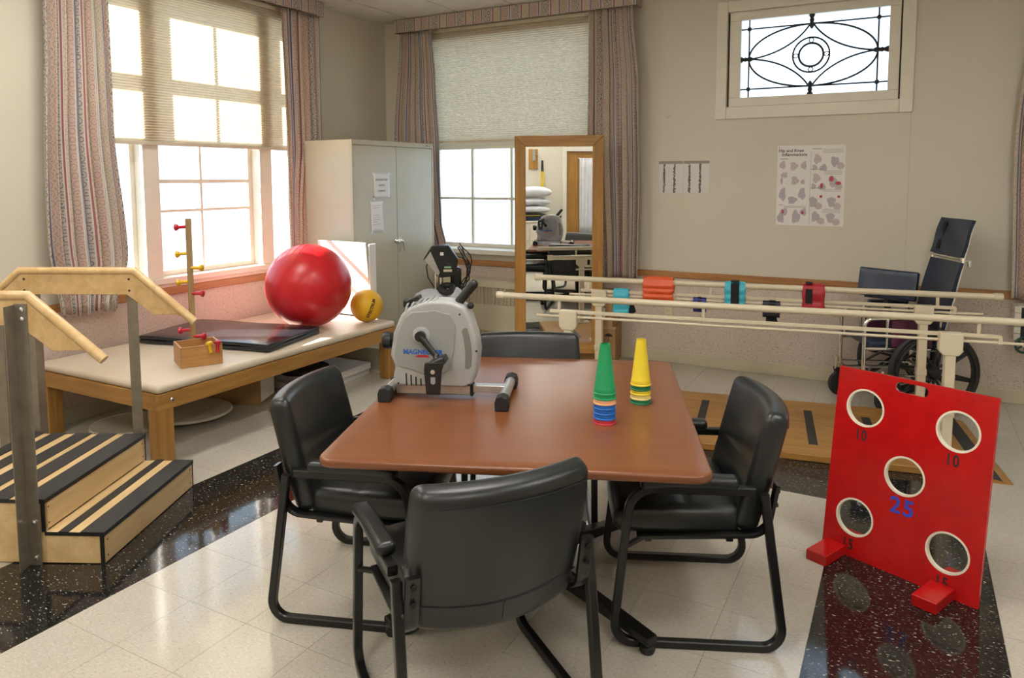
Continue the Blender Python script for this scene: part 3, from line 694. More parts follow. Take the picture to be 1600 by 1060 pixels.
make_chair('black vinyl guest chair turned askew, opposite the chair nearest the mirror',(-1.165,1.862,0),deg(143))
make_chair('black vinyl guest chair on the side towards the parallel bars',(-0.713,2.69,0),deg(203.7))
make_chair('black vinyl guest chair on the side towards the oak mirror',(-1.59,3.10,0),deg(-62.5))

# ================================================================== PEDAL EXERCISER ON THE TABLE
BA=deg(22)
bike=thing('pedal_exerciser','silver grey tabletop pedal exerciser with black cranks','exerciser',(-1.86,2.379,TZ),BA)
sil=[(0.02,0.052),(0.023,0.10),(0.032,0.131),(0.011,0.178),(0.026,0.269),(0.058,0.344),(0.09,0.375),(0.149,0.398),(0.19,0.404),(0.236,0.405),(0.273,0.398),(0.316,0.382),(0.34,0.337),(0.364,0.263),(0.373,0.196),(0.366,0.121),(0.347,0.065),(0.313,0.052)]
MB().prism(sil,(0,0.060,0),(1,0,0),(0,0,1),(0,-0.120,0)).build('housing','bike_light',bike,bevel=0.014,bseg=3)
def shrink(poly,k,c): return [(c[0]+(x-c[0])*k,c[1]+(y-c[1])*k) for x,y in poly]
for sy in(-1,1):
    f=[(0.05,0.135),(0.032,0.18),(0.045,0.262),(0.075,0.332),(0.105,0.358),(0.20,0.368),(0.265,0.352),(0.285,0.30),(0.275,0.20),(0.255,0.125),(0.20,0.098),(0.15,0.105),(0.10,0.125)]
    side=MB().prism(f,(0,sy*0.0605,0),(1,0,0),(0,0,1),(0,sy*0.006,0)).build('side_panel','bike_grey',bike,bevel=0.003)
    MB().lathe([(0.0,0.0),(0.036,0.0),(0.036,0.004),(0.030,0.006),(0.0,0.006)],(0.144,sy*0.0665,0.265),(0,sy,0),28).build('hub_disc','bike_light',bike)
    # vent slots
    for k in range(5):
        x=0.076+0.020*k; MB().prism([(x,0.058),(x+0.006,0.057),(x+0.005,0.107-0.007*k),(x-0.001,0.108-0.007*k)],(0,sy*0.0600,0),(1,0,0),(0,0,1),(0,sy*0.0012,0)).build('vent_slot','plastic_black',bike,smooth=None)
    MB().prism([(0.308,0.287),(0.318,0.298),(0.330,0.298),(0.343,0.25),(0.349,0.195),(0.346,0.142),(0.335,0.130),(0.320,0.134),(0.322,0.20),(0.316,0.25)],(0,sy*0.0600,0),(1,0,0),(0,0,1),(0,sy*0.0016,0)).build('hand_slot',plain('slot_grey_%d'%sy,(0.20,0.20,0.18),0.5),bike)
    for (x,z) in((0.30,0.352),(0.367,0.205),(0.045,0.065),(0.335,0.065),(0.02,0.25)):
        MB().cyl((x,sy*0.0585,z),(x,sy*0.0615,z),0.0045,10).build('screw','plastic_black',bike)
    # crank and pedal
    d=1 if sy<0 else -1
    hub=V(0.144,sy*0.070,0.265); end=V(0.144+0.066*d,sy*0.092,0.265-0.078*d)
    cr=MB(); cr.cyl(hub-V(0,sy*0.005,0),hub+V(0,sy*0.024,0),0.021,20); cr.tube([hub+V(0,sy*0.012,0),end],lambda t:0.015-0.004*t,10); cr.sphere(end,0.014,12,8)
    crank=cr.build('crank','plastic_black',bike)
    MB().cyl(end+V(0,sy*0.010,0),end+V(0,sy*0.016,0),0.006,12).build('crank_bolt','bolt',crank)
    ped=MB(); c=end+V(0.006,sy*0.05,0.0)
    ped.rbox(c+V(0.012,0,-0.008),(0.072,0.075,0.028),0.008,2,(2,2,1),None,Matrix.Rotation(deg(-25),3,'Y'))
    strap=[(-0.032,0.0),(-0.036,-0.03),(-0.028,-0.125),(0.026,-0.125),(0.034,-0.03),(0.045,0.005)]
    ped.prism(strap,c+V(0,sy*0.028,-0.004),(1,0,0),(0,0,1),(0,sy*0.014,0))
    po=ped.build('pedal','plastic_black',bike,bevel=0.003)
    MB().lathe([(0,0),(0.009,0),(0.009,0.003),(0,0.003)],c+V(0,sy*0.0425,-0.038),(0,sy,0),14).build('strap_stud','bolt',po)
    MB().prism([(-0.009,-0.055),(0.009,-0.055),(0.009,-0.078),(0.004,-0.083),(-0.004,-0.083),(-0.009,-0.078)],c+V(0,sy*0.0421,-0.004),(1,0,0),(0,0,1),(0,sy*0.001,0)).build('strap_hole','bike_grey',po)
    exl=(1,0,0) if sy<0 else (-1,0,0)
    lettering('MAGNECISER',0.027,'logo_blue',bike,(0.150,sy*0.0670,0.197),exl,(0,0,1),bold=2.2,extrude=0.0006)
    MB().prism([(0.118,0.176),(0.178,0.176),(0.168,0.186),(0.128,0.186)],(0,sy*0.0668,0),(1,0,0),(0,0,1),(0,sy*0.001,0)).build('logo_bar','logo_red',bike,smooth=None)
for k in range(6):
    x=0.082+0.022*k; MB().tube([(x-0.004,-0.058,0.352+0.02*min(1,k/3)),(x,-0.050,0.382+0.02*min(1,k/4)),(x+0.004,0.0,0.397+0.010*min(1,k/4)),(x,0.050,0.382+0.02*min(1,k/4))],0.004,6).build('grip_rib','bike_light',bike)
MB().box((0.185,0,0.032),(0.32,0.050,0.040)).build('main_beam','alu',bike,bevel=0.004)
MB().box((0.40,0,0.038),(0.16,0.040,0.030)).build('sliding_beam','alu',bike,bevel=0.003)
MB().box((0.340,0,0.032),(0.012,0.056,0.046)).build('beam_collar','plastic_black',bike,bevel=0.003)
for x,hl,nm in((0.0,0.107,'front_foot'),(0.482,0.172,'rear_foot')):
    f=MB().cyl((x,-hl,0.032),(x,hl,0.032),0.021,16).build(nm,'alu',bike)
    for sy in(-1,1):
        q=MB(); y=sy*hl
        prof=[(-0.026,0.0),(0.026,0.0),(0.028,0.03),(0.022,0.052),(0.0,0.060),(-0.022,0.052),(-0.028,0.03)]
        q.prism(prof,(x,y-sy*0.045,0),(1,0,0),(0,0,1),(0,sy*0.055,0)); q.build('foot_cap','rubber',f,bevel=0.004)
MB().lathe([(0,-0.022),(0.026,-0.022),(0.034,-0.016),(0.036,0.0),(0.034,0.016),(0.026,0.022),(0.010,0.022),(0.010,0.034),(0,0.034)],(-0.012,0,0.228),(1,0,0.05),18).build('tension_knob','plastic_black',bike)
h=MB(); h.tube([(0.285,0,0.392),(0.325,0,0.440),(0.347,0,0.466)],0.019,14); h.sphere((0.347,0,0.466),0.019,14,8); h.build('carry_handle','plastic_black',bike)
MB().sphere((0.335,0,0.378),0.014,12,8).build('handle_pivot','plastic_black',bike)
k=MB(); k.box((0.098,0,0.400),(0.06,0.06,0.018),Matrix.Rotation(deg(-22),3,'Y')); k.box((0.074,0,0.385),(0.03,0.05,0.03)); k.build('display_mount','plastic_black',bike,bevel=0.005)

# ================================================================== CONES
def cone(label,x,y,z,r0,r1,h,mat,grp):
    o=thing('stacking_cone',label,'cone',(x,y,z),0,grp)
    MB().lathe([(r0*1.035,0),(r0*1.045,0.002),(r0*1.035,0.0045),(r0*0.985,0.006),(r0*0.975,0.0175),(r0*0.95,0.022),(r0*0.93,0.024),(r1,h),(r1-0.0025,h),(r0*0.95-0.0035,0.024),(r0*0.98-0.003,0.0),(r0*1.03,0)],seg=32,cap=False).build('cone_shell',mat,o,smooth=50)
    return o
def cstack(x,y,r,cols,where,grp):
    z=TZ
    for k,(m,w) in enumerate(cols): cone('%s plastic cone, %s, %s'%(w[0],w[1],where),x,y,z,r,0.0185,0.182,m,grp); z+=0.0185
cstack(-0.951,2.462,0.0405,[('cone_red',('red','lowest')),('cone_blue',('blue','resting on the red one')),('cone_blue',('blue','middle of three blue')),('cone_blue',('blue','just below the peach one')),('cone_peach',('peach','fifth up')),('cone_green',('green','just above the peach one')),('cone_green',('tall green','topmost'))],'in the green topped cone stack','green topped cone stack')
cstack(-0.912,2.755,0.0395,[('cone_darkgreen',('green','lowest')),('cone_cream',('pale cream','second up')),('cone_yellow',('yellow','in the middle')),('cone_darkgreen',('green','just below the top')),('cone_yellow',('tall yellow','topmost'))],'in the yellow topped cone stack','yellow topped cone stack')

# ================================================================== TREATMENT TABLE
X0,X1,Y0,Y1,ZF=-4.845,-3.655,2.575,4.745,0.42
mt=thing('treatment_table','low oak treatment table with beige vinyl top','table',((X0+X1)/2,(Y0+Y1)/2,0))
hx,hy=(X1-X0)/2,(Y1-Y0)/2
for sx in(-1,1): MB().span((sx*hx,-hy,ZF-0.095),(sx*(hx-0.03),hy,ZF)).build('apron','oak_y',mt,bevel=0.003)
for sy in(-1,1): MB().span((-hx+0.03,sy*hy,ZF-0.095),(hx-0.03,sy*(hy-0.03),ZF)).build('apron','oak_x',mt,bevel=0.003)
for sx in(-1,1):
    for sy in(-1,1):
        MB().span((sx*(hx-0.004),sy*(hy-0.004),0),(sx*(hx-0.10),sy*(hy-0.10),ZF-0.02)).build('leg','oak',mt,bevel=0.005)
        MB().lathe([(0,0),(0.012,0),(0.010,0.004),(0,0.005)],(sx*hx,sy*(hy-0.09),ZF-0.045),(sx,0,0),12).build('leg_bolt','bolt',mt)
MB().box((hx-0.13,-hy+0.06,ZF-0.115),(0.05,0.04,0.05)).build('leg_bracket','plastic_black',mt,bevel=0.004)
MB().rbox((0,0,ZF+0.024),(2*hx-0.004,2*hy-0.004,0.050),0.024,4,(6,8,1),lambda p:V(p.x,p.y,p.z+(0.006*math.cos(p.x*2.2)*math.cos(p.y*1.3) if p.z>0 else 0))).build('padded_top','mat_vinyl',mt)
ZM=ZF+0.0545
# folded exercise mat
pad=thing('folding_mat','folded glossy black exercise mat beside the red ball','mat',(-4.29,3.635,ZM+0.002),deg(12))
for k in range(2): MB().rbox((0,0,0.0135+0.0275*k),(1.06,0.64,0.0265),0.009,2,(8,6,1),lambda p:V(p.x,p.y,p.z+0.0025*math.sin(p.x*11+2*k)*math.cos(p.y*9))).build('mat_panel','pad_black',pad)
# balls
ball=thing('exercise_ball','large shiny red exercise ball on the treatment table','ball',(-4.085,4.212,ZM+0.002))
mb=MB(); prof=[]
mb.sphere((0,0,0.322),0.328,64,48,(1,1,0.985))
RB=Matrix.Rotation(deg(-62),3,'Z')@Matrix.Rotation(deg(58),3,'X')
bo=mb.build('ball_skin','red_ball',ball)
axb=V(-0.83,-0.42,0.36).normalized()
for k in range(7):
    th=deg(16+9*k); c=V(0,0,0.322)+axb*0.328*math.cos(th)*0.99; MB().ring(c,axb,0.327*math.sin(th)*0.993,0.0016,72,6).build('ball_rib','red_ball',bo)
MB().lathe([(0,0),(0.014,0),(0.012,0.004),(0,0.005)],V(0,0,0.322)+axb*0.324,axb,14).build('valve_plug','white_paint',bo)
yb=thing('play_ball','small yellow rubber ball with black lettering','ball',(-3.825,4.585,ZM-0.002))
yo=MB().sphere((0,0,0.131),0.132,40,28).build('ball_skin','yellow_ball',yb)
vc=V(3.835,-4.605,1.63-0.60).normalized()                      # word wraps a great circle on the outer face
wx=vc.cross(V(0,0,1)).normalized(); wz=wx.cross(vc).normalized()
dirn=(wx*0.33*-1+wz*0.94).normalized(); side=dirn.cross(vc).normalized()
cent=(vc*0.93+wx*-0.28-wz*0.22).normalized(); 
for k,ch in enumerate('SPECTRUM'):
    a=(k-3.5)*0.155; dn=(dirn-cent*dirn.dot(cent)).normalized(); n=(cent*math.cos(a)+dn*math.sin(a)).normalized(); tg=(dn*math.cos(a)-cent*math.sin(a))
    lettering(ch,0.036,'black_ink',yo,V(0,0,0.131)+n*0.1323,tg,n.cross(tg),name='letter',bold=True,extrude=0.0012)
# white folded board standing behind the ball
wbd=thing('white_foam_board','folded white board standing behind the red ball','board',(-4.185,4.735,ZM-0.001),deg(-4))
MB().box((0,0,0.315),(0.56,0.012,0.63),Matrix.Rotation(deg(5),3,'X')).build('front_panel','paper',wbd,bevel=0.003)
MB().box((0.281,0.045,0.31),(0.012,0.09,0.61),Matrix.Rotation(deg(8),3,'Z')).build('side_flap','paper',wbd,bevel=0.003)
# peg box with measuring post
pgx=thing('peg_box','small open oak box holding a tall peg post','peg game',(-3.92,3.055,ZM-0.002),math.atan2(0.215,0.112))
w,dp_,hh,tk=0.245,0.235,0.128,0.012
for sx in(-1,1): MB().span((sx*w/2,-dp_/2,0.012),(sx*(w/2-tk),dp_/2,hh)).build('side_board','pegwood',pgx,bevel=0.0015)
for sy in(-1,1): MB().span((-w/2+tk,sy*dp_/2,0.012),(w/2-tk,sy*(dp_/2-tk),hh)).build('end_board','pegwood',pgx,bevel=0.0015)
MB().span((-w/2,-dp_/2,0),(w/2,dp_/2,0.012)).build('base_board','pegwood',pgx,bevel=0.0015)
MB().span((-0.003-0.017,dp_/2,0.0),(-0.003+0.017,dp_/2+0.026,0.905)).build('peg_post',wood('peg_post_oak',(0.42,0.28,0.13),(0.28,0.17,0.07),'z',8,0.5),pgx,bevel=0.002)
lx=Matrix.Rotation(-math.atan2(0.215,0.112),3,'Z')
vr=(lx@V(0.877,0.477,0)).normalized()
def peg(mb,a,d,ln=0.085):
    d=Vector(d).normalized(); a=Vector(a); mb.cyl(a,a+d*ln,0.0105,10); mb.lathe([(0.0,ln-0.004),(0.017,ln-0.002),(0.022,ln+0.006),(0.022,ln+0.014),(0.012,ln+0.02),(0,ln+0.022)],a,d,14)
post=V(-0.005,dp_/2+0.013,0)
for z,s,c in((0.855,-1,'red'),(0.685,-1,'yellow'),(0.59,1,'yellow'),(0.503,-1,'yellow'),(0.425,1,'red'),(0.305,-1,'yellow'),(0.19,-1,'red'),(0.145,1,'red')):
    q=MB(); peg(q,post+V(0,0,z)-vr*s*0.01,vr*s+V(0,0,random.uniform(-0.12,0.06)),0.078); 
    q.build('peg','peg_'+c,pgx)
for x,c in((0.052,'yellow'),(0.092,'red')):
    q=MB(); peg(q,(x,-dp_/2-0.010,0.078),(0.06 if c=='red' else -0.14,0.12,1),0.052); q.build('peg','peg_'+c,pgx)
# things stored under the treatment table
def disc(label,x,y,z,r,mat,h=0.03,nm='balance_disc'):
    o=thing(nm,label,'disc',(x,y,z)); MB().lathe([(0,0),(r*0.93,0),(r,h*0.4),(r,h*0.8),(r*0.985,h),(r*0.93,h*0.9),(0,h*0.85)],seg=48).build('disc_board',mat,o); 
    MB().ring((0,0,h*0.9),(0,0,1),r*0.97,h*0.16,48,8).build('disc_rim','white_rim' if mat=='disc' else mat,o); return o
disc('round cream balance board beside the oak leg nearest the stairs',-4.47,2.93,0,0.23,'disc')
disc('round cream balance board in front of the cardboard carton',-4.27,3.37-0.12,0.0305,0.27,'disc',0.022)
cb=thing('carton','open cardboard carton under the treatment table','box',(-4.27,3.72,0),deg(25))
bx=MB().span((-0.17,-0.14,0),(0.17,0.14,0.20)).build('carton_body','cardboard',cb,bevel=0.003)
MB().span((0.170,-0.12,0.02),(0.172,0.12,0.19)).build('carton_panel','paper',cb)
MB().span((-0.03,-0.142,0.135),(-0.11,-0.1405,0.16)).build('hand_hole','blue_ink',cb,bevel=0.001)
for k,(dx,dy,rz) in enumerate(((0,0,6),(0.02,0.04,2))):
    o=thing('foam_sheet','white foam sheet %s under the treatment table'%('lying on the floor' if k==0 else 'lying on top of another'),'foam sheet',(-4.14+dx,4.37+dy-0.03*k,0.056*k),deg(rz))
    MB().box((0,0,0.0275),(0.50,0.66-0.06*k,0.055)).build('foam_slab','foam',o,bevel=0.004)
disc('black oval wobble cushion on the white foam sheets',-4.17,4.22,0.1115,0.20,'rubber',0.03,'wobble_cushion')
dw=thing('drawer_unit','low cream metal drawer behind the foam sheets','drawer',(-4.14,4.78,0),0)
MB().span((-0.45,-0.03,0.0),(0.33,0.06,0.21)).build('drawer_body','cream_metal',dw,bevel=0.003)
MB().span((-0.40,-0.036,0.03),(0.30,-0.03,0.19)).build('drawer_front','cabinet',dw,bevel=0.002)
#SECTION3
# ================================================================== TRAINING STAIRS
# local frame: x = across the flight (near to far side), y = up the flight (away from the viewer's right)
su=V(-0.443,0.896,0).normalized(); sv=V(-0.896,-0.443,0).normalized()
st=thing('training_stairs','maple training stairs with black grip strips and handrails','stairs',(-2.941,1.791,0),math.atan2(su.y,su.x))
SW=0.79; RUN=0.25; TOP=0.62; H1,H2=0.14,0.28
RS=basis(V(1,0,0),V(0,1,0),V(0,0,1))
def sb(name,a,b,mat,bv=0.0015,par=st): return MB().span(a,b).build(name,mat,par,smooth=None,bevel=bv)
e0,e1,e2,e3=0.0,RUN,RUN+TOP,2*RUN+TOP
for x0,x1 in((0.0,0.018),(SW-0.018,SW)):
    for (y0,y1,h) in((e0+0.018,e1,H1),(e1,e2,H2),(e2,e3-0.018,H1)): sb('side_panel',(x0,y0,0.004),(x1,y1,h-0.014),'maple')
for (y,h0,h) in((e0,0,H1),(e1,H1,H2)): sb('riser',(0.0,y,h0+0.004),(SW,y+0.018,h-0.014),'maple')
for (y,h0,h) in((e3,0,H1),(e2,H1,H2)): sb('riser',(0.0,y-0.018,h0+0.004),(SW,y,h-0.014),'maple')
for (y0,y1,h) in((e0,e1,H1),(e1,e2,H2),(e2,e3,H1)): sb('tread_board',(0.0,y0,h-0.014),(SW,y1,h),'maple')
for y0,y1,h in((e0,e1,H1),(e1,e2,H2),(e2,e3,H1)):
    # dark band under the treads, on both side faces
    for x in(-0.003,SW): sb('edge_band',(x,y0-0.003,h-0.015),(x+0.003,y1+0.003,h),'edge_black',0)
for y,h0,h1 in((e0-0.003,0.0,H1-0.015),(e1-0.003,H1,H2-0.015)): 
    for x in(-0.003,SW): sb('corner_band',(x,y,h0),(x+0.003,y+0.018,h1),'edge_black',0)
def gripe(y0,y1,h): sb('grip_strip',(-0.004,y0,h),(SW+0.004,y1,h+0.004),'tread',0)
def nose(y,h): sb('nosing',(-0.004,y-0.006,h-0.015),(SW+0.004,y,h+0.004),'edge_black',0.001)
nose(e0,H1); nose(e1,H2)
gripe(e0,e0+0.098,H1); gripe(e0+0.150,e0+0.192,H1)
for a,b in((0.0,0.105),(0.150,0.245),(0.285,0.370),(0.425,0.50),(0.545,0.62)): gripe(e1+a,e1+b,H2)
gripe(e2+0.06,e2+0.10,H1); gripe(e2+0.15,e3,H1)
for y,h0 in((e0,0.0),(e1,H1)):
    for x in(0.025,SW-0.025):
        for z in(0.03,0.10): MB().cyl((x,y-0.001,h0+z),(x,y+0.002,h0+z),0.004,8).build('screw','plastic_black',st)
# handrails: plywood web below a rounded rail, on angle steel posts
ZT=1.172
def rail_pts(o=0.0): return [(-0.045,ZT-0.268),(0.265,ZT),(0.875,ZT),(1.185,ZT-0.268)]
for x,face in((-0.004,-1),(SW+0.004,1)):
    hr=MB().tube([(x,y,z-0.018) for y,z in rail_pts()],0.021,14)
    hro=hr.build('handrail','maple_rail',st)
    web=[(0.01,ZT-0.245),(0.27,ZT-0.028),(0.87,ZT-0.028),(1.13,ZT-0.245),(0.98,ZT-0.248),(0.835,ZT-0.142),(0.305,ZT-0.142),(0.165,ZT-0.248)]
    wo=MB().prism(web,(x-0.009,0,0),(0,1,0),(0,0,1),(0.018,0,0)).build('rail_web','maple_rail',st,bevel=0.003)
    for y in(0.29,0.85,1.02) if face>0 else (0.29,0.85):
        xo=x+face*0.009; t=0.004
        po=MB(); sgn=1 if y<0.5 else -1
        zt_=ZT-0.05 if y<1 else ZT-0.19
        po.span((xo,y-0.028,0.0),(xo+face*t,y+0.028,zt_)); 
        po.span((xo+face*t,y+sgn*0.028,0.0),(xo+face*0.062,y+sgn*(0.028-t),zt_-0.005 if face<0 else zt_-0.02))
        pobj=po.build('angle_post','steel',st,smooth=None,bevel=0.001)
        for z in(0.035,0.19 if y<1 else 0.10,zt_-0.025,zt_-0.065):
            MB().lathe([(0,0),(0.010,0),(0.010,0.005),(0.006,0.008),(0,0.009)],(xo+face*t,y-sgn*0.006,z),(face,0,0),10).build('bolt','bolt',pobj)
        if face>0:
            for z in(ZT-0.06,ZT-0.12): MB().cyl((x-0.0092,y,z),(x-0.0075-0.004,y,z),0.006,10).build('rail_bolt','plastic_black',wo)
# ================================================================== METAL CABINET
cab=thing('storage_cabinet','tall putty metal storage cabinet with taped notices','cabinet',(-4.185,4.862,0),deg(-3))
# local: y along the front, x towards the wall is negative, front face at x=0
CW,CD,CH=1.13,0.57,1.965
body=MB().span((-CD,0,0.06),(-0.02,CW,CH)).build('cabinet_body','cabinet',cab,bevel=0.006)
MB().span((-CD+0.02,0.02,0.0),(-0.05,CW-0.02,0.06)).build('plinth','cabinet_dark',cab)
MB().span((-0.021,0.0,CH-0.045),(0.0,CW,CH)).build('top_rail','cabinet',cab,bevel=0.003)
for y0,y1 in((0.0,0.018),(CW-0.018,CW)): MB().span((-0.021,y0,0.06),(0.0,y1,CH-0.045)).build('front_stile','cabinet',cab,bevel=0.002)
mid=0.58
for k,(y0,y1) in enumerate(((0.021,mid-0.0025),(mid+0.0025,CW-0.021))):
    d=MB().span((-0.021,y0,0.075),(-0.003,y1,CH-0.049)).build('cabinet_door','cabinet',cab,bevel=0.003)
    y=mid+(-0.022 if k==0 else 0.028)
    h=MB(); h.lathe([(0,0),(0.024,0),(0.026,0.008),(0.018,0.016),(0.012,0.03),(0,0.032)],(-0.003,y,1.055),(1,0,0),18)
    h.tube(fillet([(0.022,y,1.055),(0.040,y,1.05),(0.038,y+(0.006 if k==0 else 0.018),0.955)],0.015,5),lambda t:0.011-0.004*t,10); h.sphere((0.038,y+(0.006 if k==0 else 0.018),0.953),0.008,10,6)
    h.build('door_handle','chrome',d)
for z in(1.72,1.05,0.30): MB().cyl((-0.006,0.0195,z),(-0.006,0.0195,z+0.07),0.006,8).build('hinge','steel',cab)
MB().box((0.001,CW-0.10,CH-0.022),(0.002,0.02,0.008)).build('maker_plate','iron',cab)
def notice(label,y0,y1,z0,z1,rz):
    n=thing('paper_notice',label,'notice',(-4.185,4.862,0),deg(-3)); hw,hh=(y1-y0)/2,(z1-z0)/2; cy,cz=(y0+y1)/2,(z0+z1)/2
    R=Matrix.Rotation(deg(rz),3,'X')
    vs=[];fs=[];nu,nv=6,8
    for j in range(nv+1):
        for i in range(nu+1):
            a,b=-1+2*i/nu,-1+2*j/nv; p=R@V(0,a*hw,b*hh); vs.append(V(-0.0005+0.004*max(0,-b-0.7)*(1+a)*0.6+0.0015*math.sin(3*a+4*b)**2,cy+p.y,cz+p.z))
    for j in range(nv):
        for i in range(nu): fs.append((j*(nu+1)+i,j*(nu+1)+i+1,(j+1)*(nu+1)+i+1,(j+1)*(nu+1)+i))
    MB().add(vs,fs).build('sheet','paper',n,solid=0.0006)
    for a,b in((-1,-1),(1,-1),(-1,1),(1,1)):
        p=R@V(0,a*hw*0.97,b*hh*0.97); MB().box((0.0006,cy+p.y,cz+p.z),(0.0005,0.03,0.03),R@Matrix.Rotation(deg(45*a*b),3,'X')).build('tape',glassmat('clear_tape',(0.9,0.88,0.8),0.12),n)
    return n,R,cy,cz,hw,hh
n,R,cy,cz,hw,hh=notice('larger white notice with three centred words, taped to cabinet door',0.265,0.478,1.455,1.675,0.5)
for k,s_ in enumerate(('RESPIRATORY','SUPPLY','CABINET')): lettering(s_,0.026,'grey_ink',n,(0.0022,cy,cz+0.052-0.050*k),(0,1,0),(0,0,1),extrude=0.0003)
n,R,cy,cz,hw,hh=notice('narrow white notice with small print, below the larger one',0.225,0.385,1.15,1.425,2)
for k,(w,o_) in enumerate(((0.11,0.10),(0.095,0.08),(0.085,0.015),(0.09,-0.005),(0.10,-0.025),(0.055,-0.045),(0.105,-0.065))):
    MB().box((0.0022,cy-0.055+w/2,cz+o_),(0.0004,w,0.0045),Matrix.Rotation(deg(2),3,'X')).build('print_line','ink_soft',n,smooth=None)
# ================================================================== STANDING MIRROR
mn=V(0.3685,-0.9296,0).normalized(); mh=V(0.9296,0.3685,0).normalized(); MC=V(-2.659,5.756,0)
mir=thing('standing_mirror','tall oak framed mirror standing behind the parallel bars','mirror',(MC.x,MC.y,0),math.atan2(mh.y,mh.x))
MWD,MZ0,MZ1,FWD=0.766,0.10,1.992,0.095
a=MWD/2
def mframe(poly,nm,mat): MB().prism(poly,(0,0.012,0),(1,0,0),(0,0,1),(0,-0.032,0)).build(nm,mat,mir,bevel=0.005)
mframe([(-a,MZ1),(a,MZ1),(a-FWD,MZ1-FWD),(-a+FWD,MZ1-FWD)],'top_frame','oak_x'); mframe([(-a,MZ0),(a,MZ0),(a-FWD,MZ0+FWD),(-a+FWD,MZ0+FWD)],'bottom_frame','oak_x')
mframe([(-a,MZ0),(-a,MZ1),(-a+FWD,MZ1-FWD),(-a+FWD,MZ0+FWD)],'side_frame','oak'); mframe([(a,MZ0),(a,MZ1),(a-FWD,MZ1-FWD),(a-FWD,MZ0+FWD)],'side_frame','oak')
MB().span((-a+FWD-0.005,-0.004,MZ0+FWD-0.005),(a-FWD+0.005,0.0,MZ1-FWD+0.005)).build('looking_glass','mirror',mir,smooth=None)
MB().span((-a+0.01,0.012,MZ0+0.01),(a-0.01,0.02,MZ1-0.01)).build('back_board','oak',mir)
for s in(-1,1):
    f=MB(); f.span((s*(a-0.02),-0.16,0.0),(s*(a-0.08),0.035,0.06)); f.build('stand_foot','oak_y',mir,bevel=0.006)
    MB().span((s*(a-0.03),0.0,0.06),(s*(a-0.07),0.012,MZ0+0.02)).build('stand_post','oak',mir,bevel=0.002)
# ================================================================== PARALLEL BARS
PA=deg(9.3)
pb=thing('parallel_bars','cream parallel walking bars on a low oak platform','parallel bars',(-2.36,4.165,0),PA)
GAP=0.912; RZ=0.86
plat=MB().span((0.02,-0.085,0.0),(2.72,0.985,0.042)).build('platform_deck','oak_x',pb,bevel=0.006)
MB().prism([(2.72,0.0),(2.72,0.042),(2.93,0.006),(2.93,0.0)],(0,-0.085,0),(1,0,0),(0,0,1),(0,1.07,0)).build('end_ramp','oak_x',pb,bevel=0.002)
MB().prism([(2.79,0.0312),(2.88,0.0158),(2.88,0.0143),(2.79,0.029)],(0,-0.085,0),(1,0,0),(0,0,1),(0,1.07,0)).build('ramp_grip','tread',pb)
PST=(0.478,2.572)
for s,off in((0,0),(1,0.02)):
    y=GAP*s; x0=-0.005-off; LN=3.12
    mr=MB().tube([(x0,y,RZ),(x0+LN,y,RZ)],0.0205,16).build('hand_bar','cream_metal',pb)
    for xx,d in((x0,-1),(x0+LN,1)): MB().lathe([(0.0245,-0.045),(0.0255,0.0),(0.024,0.006),(0.012,0.008),(0.012,0.004),(0,0.004)],(xx,y,RZ),(d,0,0),18).build('end_cap','cream_metal',mr)
    MB().tube(fillet([(x0+0.36,y,RZ-0.085),(x0+2.86,y,RZ-0.085),(x0+2.86,y,RZ-0.122)],0.006,3),0.0105,prof=RECT).build('lower_bar','cream_metal',pb)
    MB().tube([(x0+0.27,y,RZ-0.118),(x0+3.02,y,RZ-0.118)],0.0085,10).build('slide_rod','cream_metal',pb)
    for xx in(0.42,1.32,2.76): MB().tube([(x0+xx,y,RZ-0.012),(x0+xx,y,RZ-0.078)],0.0105,10).build('hanger','cream_metal',pb)
    for px in (PST[0],2.622 if s==0 else 2.655):
        hd=[(-0.058,RZ-0.075),(0.058,RZ-0.075),(0.058,RZ-0.175),(0.038,RZ-0.20),(-0.038,RZ-0.20),(-0.058,RZ-0.175)]
        MB().prism(hd,(px,y-0.032,0),(1,0,0),(0,0,1),(0,0.064,0)).build('post_head','cream_metal',pb,bevel=0.006)
        po=MB().span((px-0.027,y-0.027,0.042),(px+0.027,y+0.027,RZ-0.19)).build('post','cream_metal',pb,bevel=0.006)
        MB().span((px-0.031,y-0.031,0.32),(px+0.031,y+0.031,0.36)).build('post_sleeve','cream_metal',po,bevel=0.002)
        MB().span((px-0.085,y-0.07,0.042),(px+0.085,y+0.07,0.050)).build('base_plate','cream_metal',po,bevel=0.002)
for x,y0,y1,sk in((0.30,0.18,0.78,0.0),(0.80,0.18,0.78,0.0),(1.285,0.14,0.79,0.0),(1.957,0.095,0.77,0.0),(2.31,0.10,0.74,0.0)): MB().span((x-0.026,y0,0.0418),(x+0.026,y1,0.0432)).build('grip_tape','tread',pb,smooth=None)
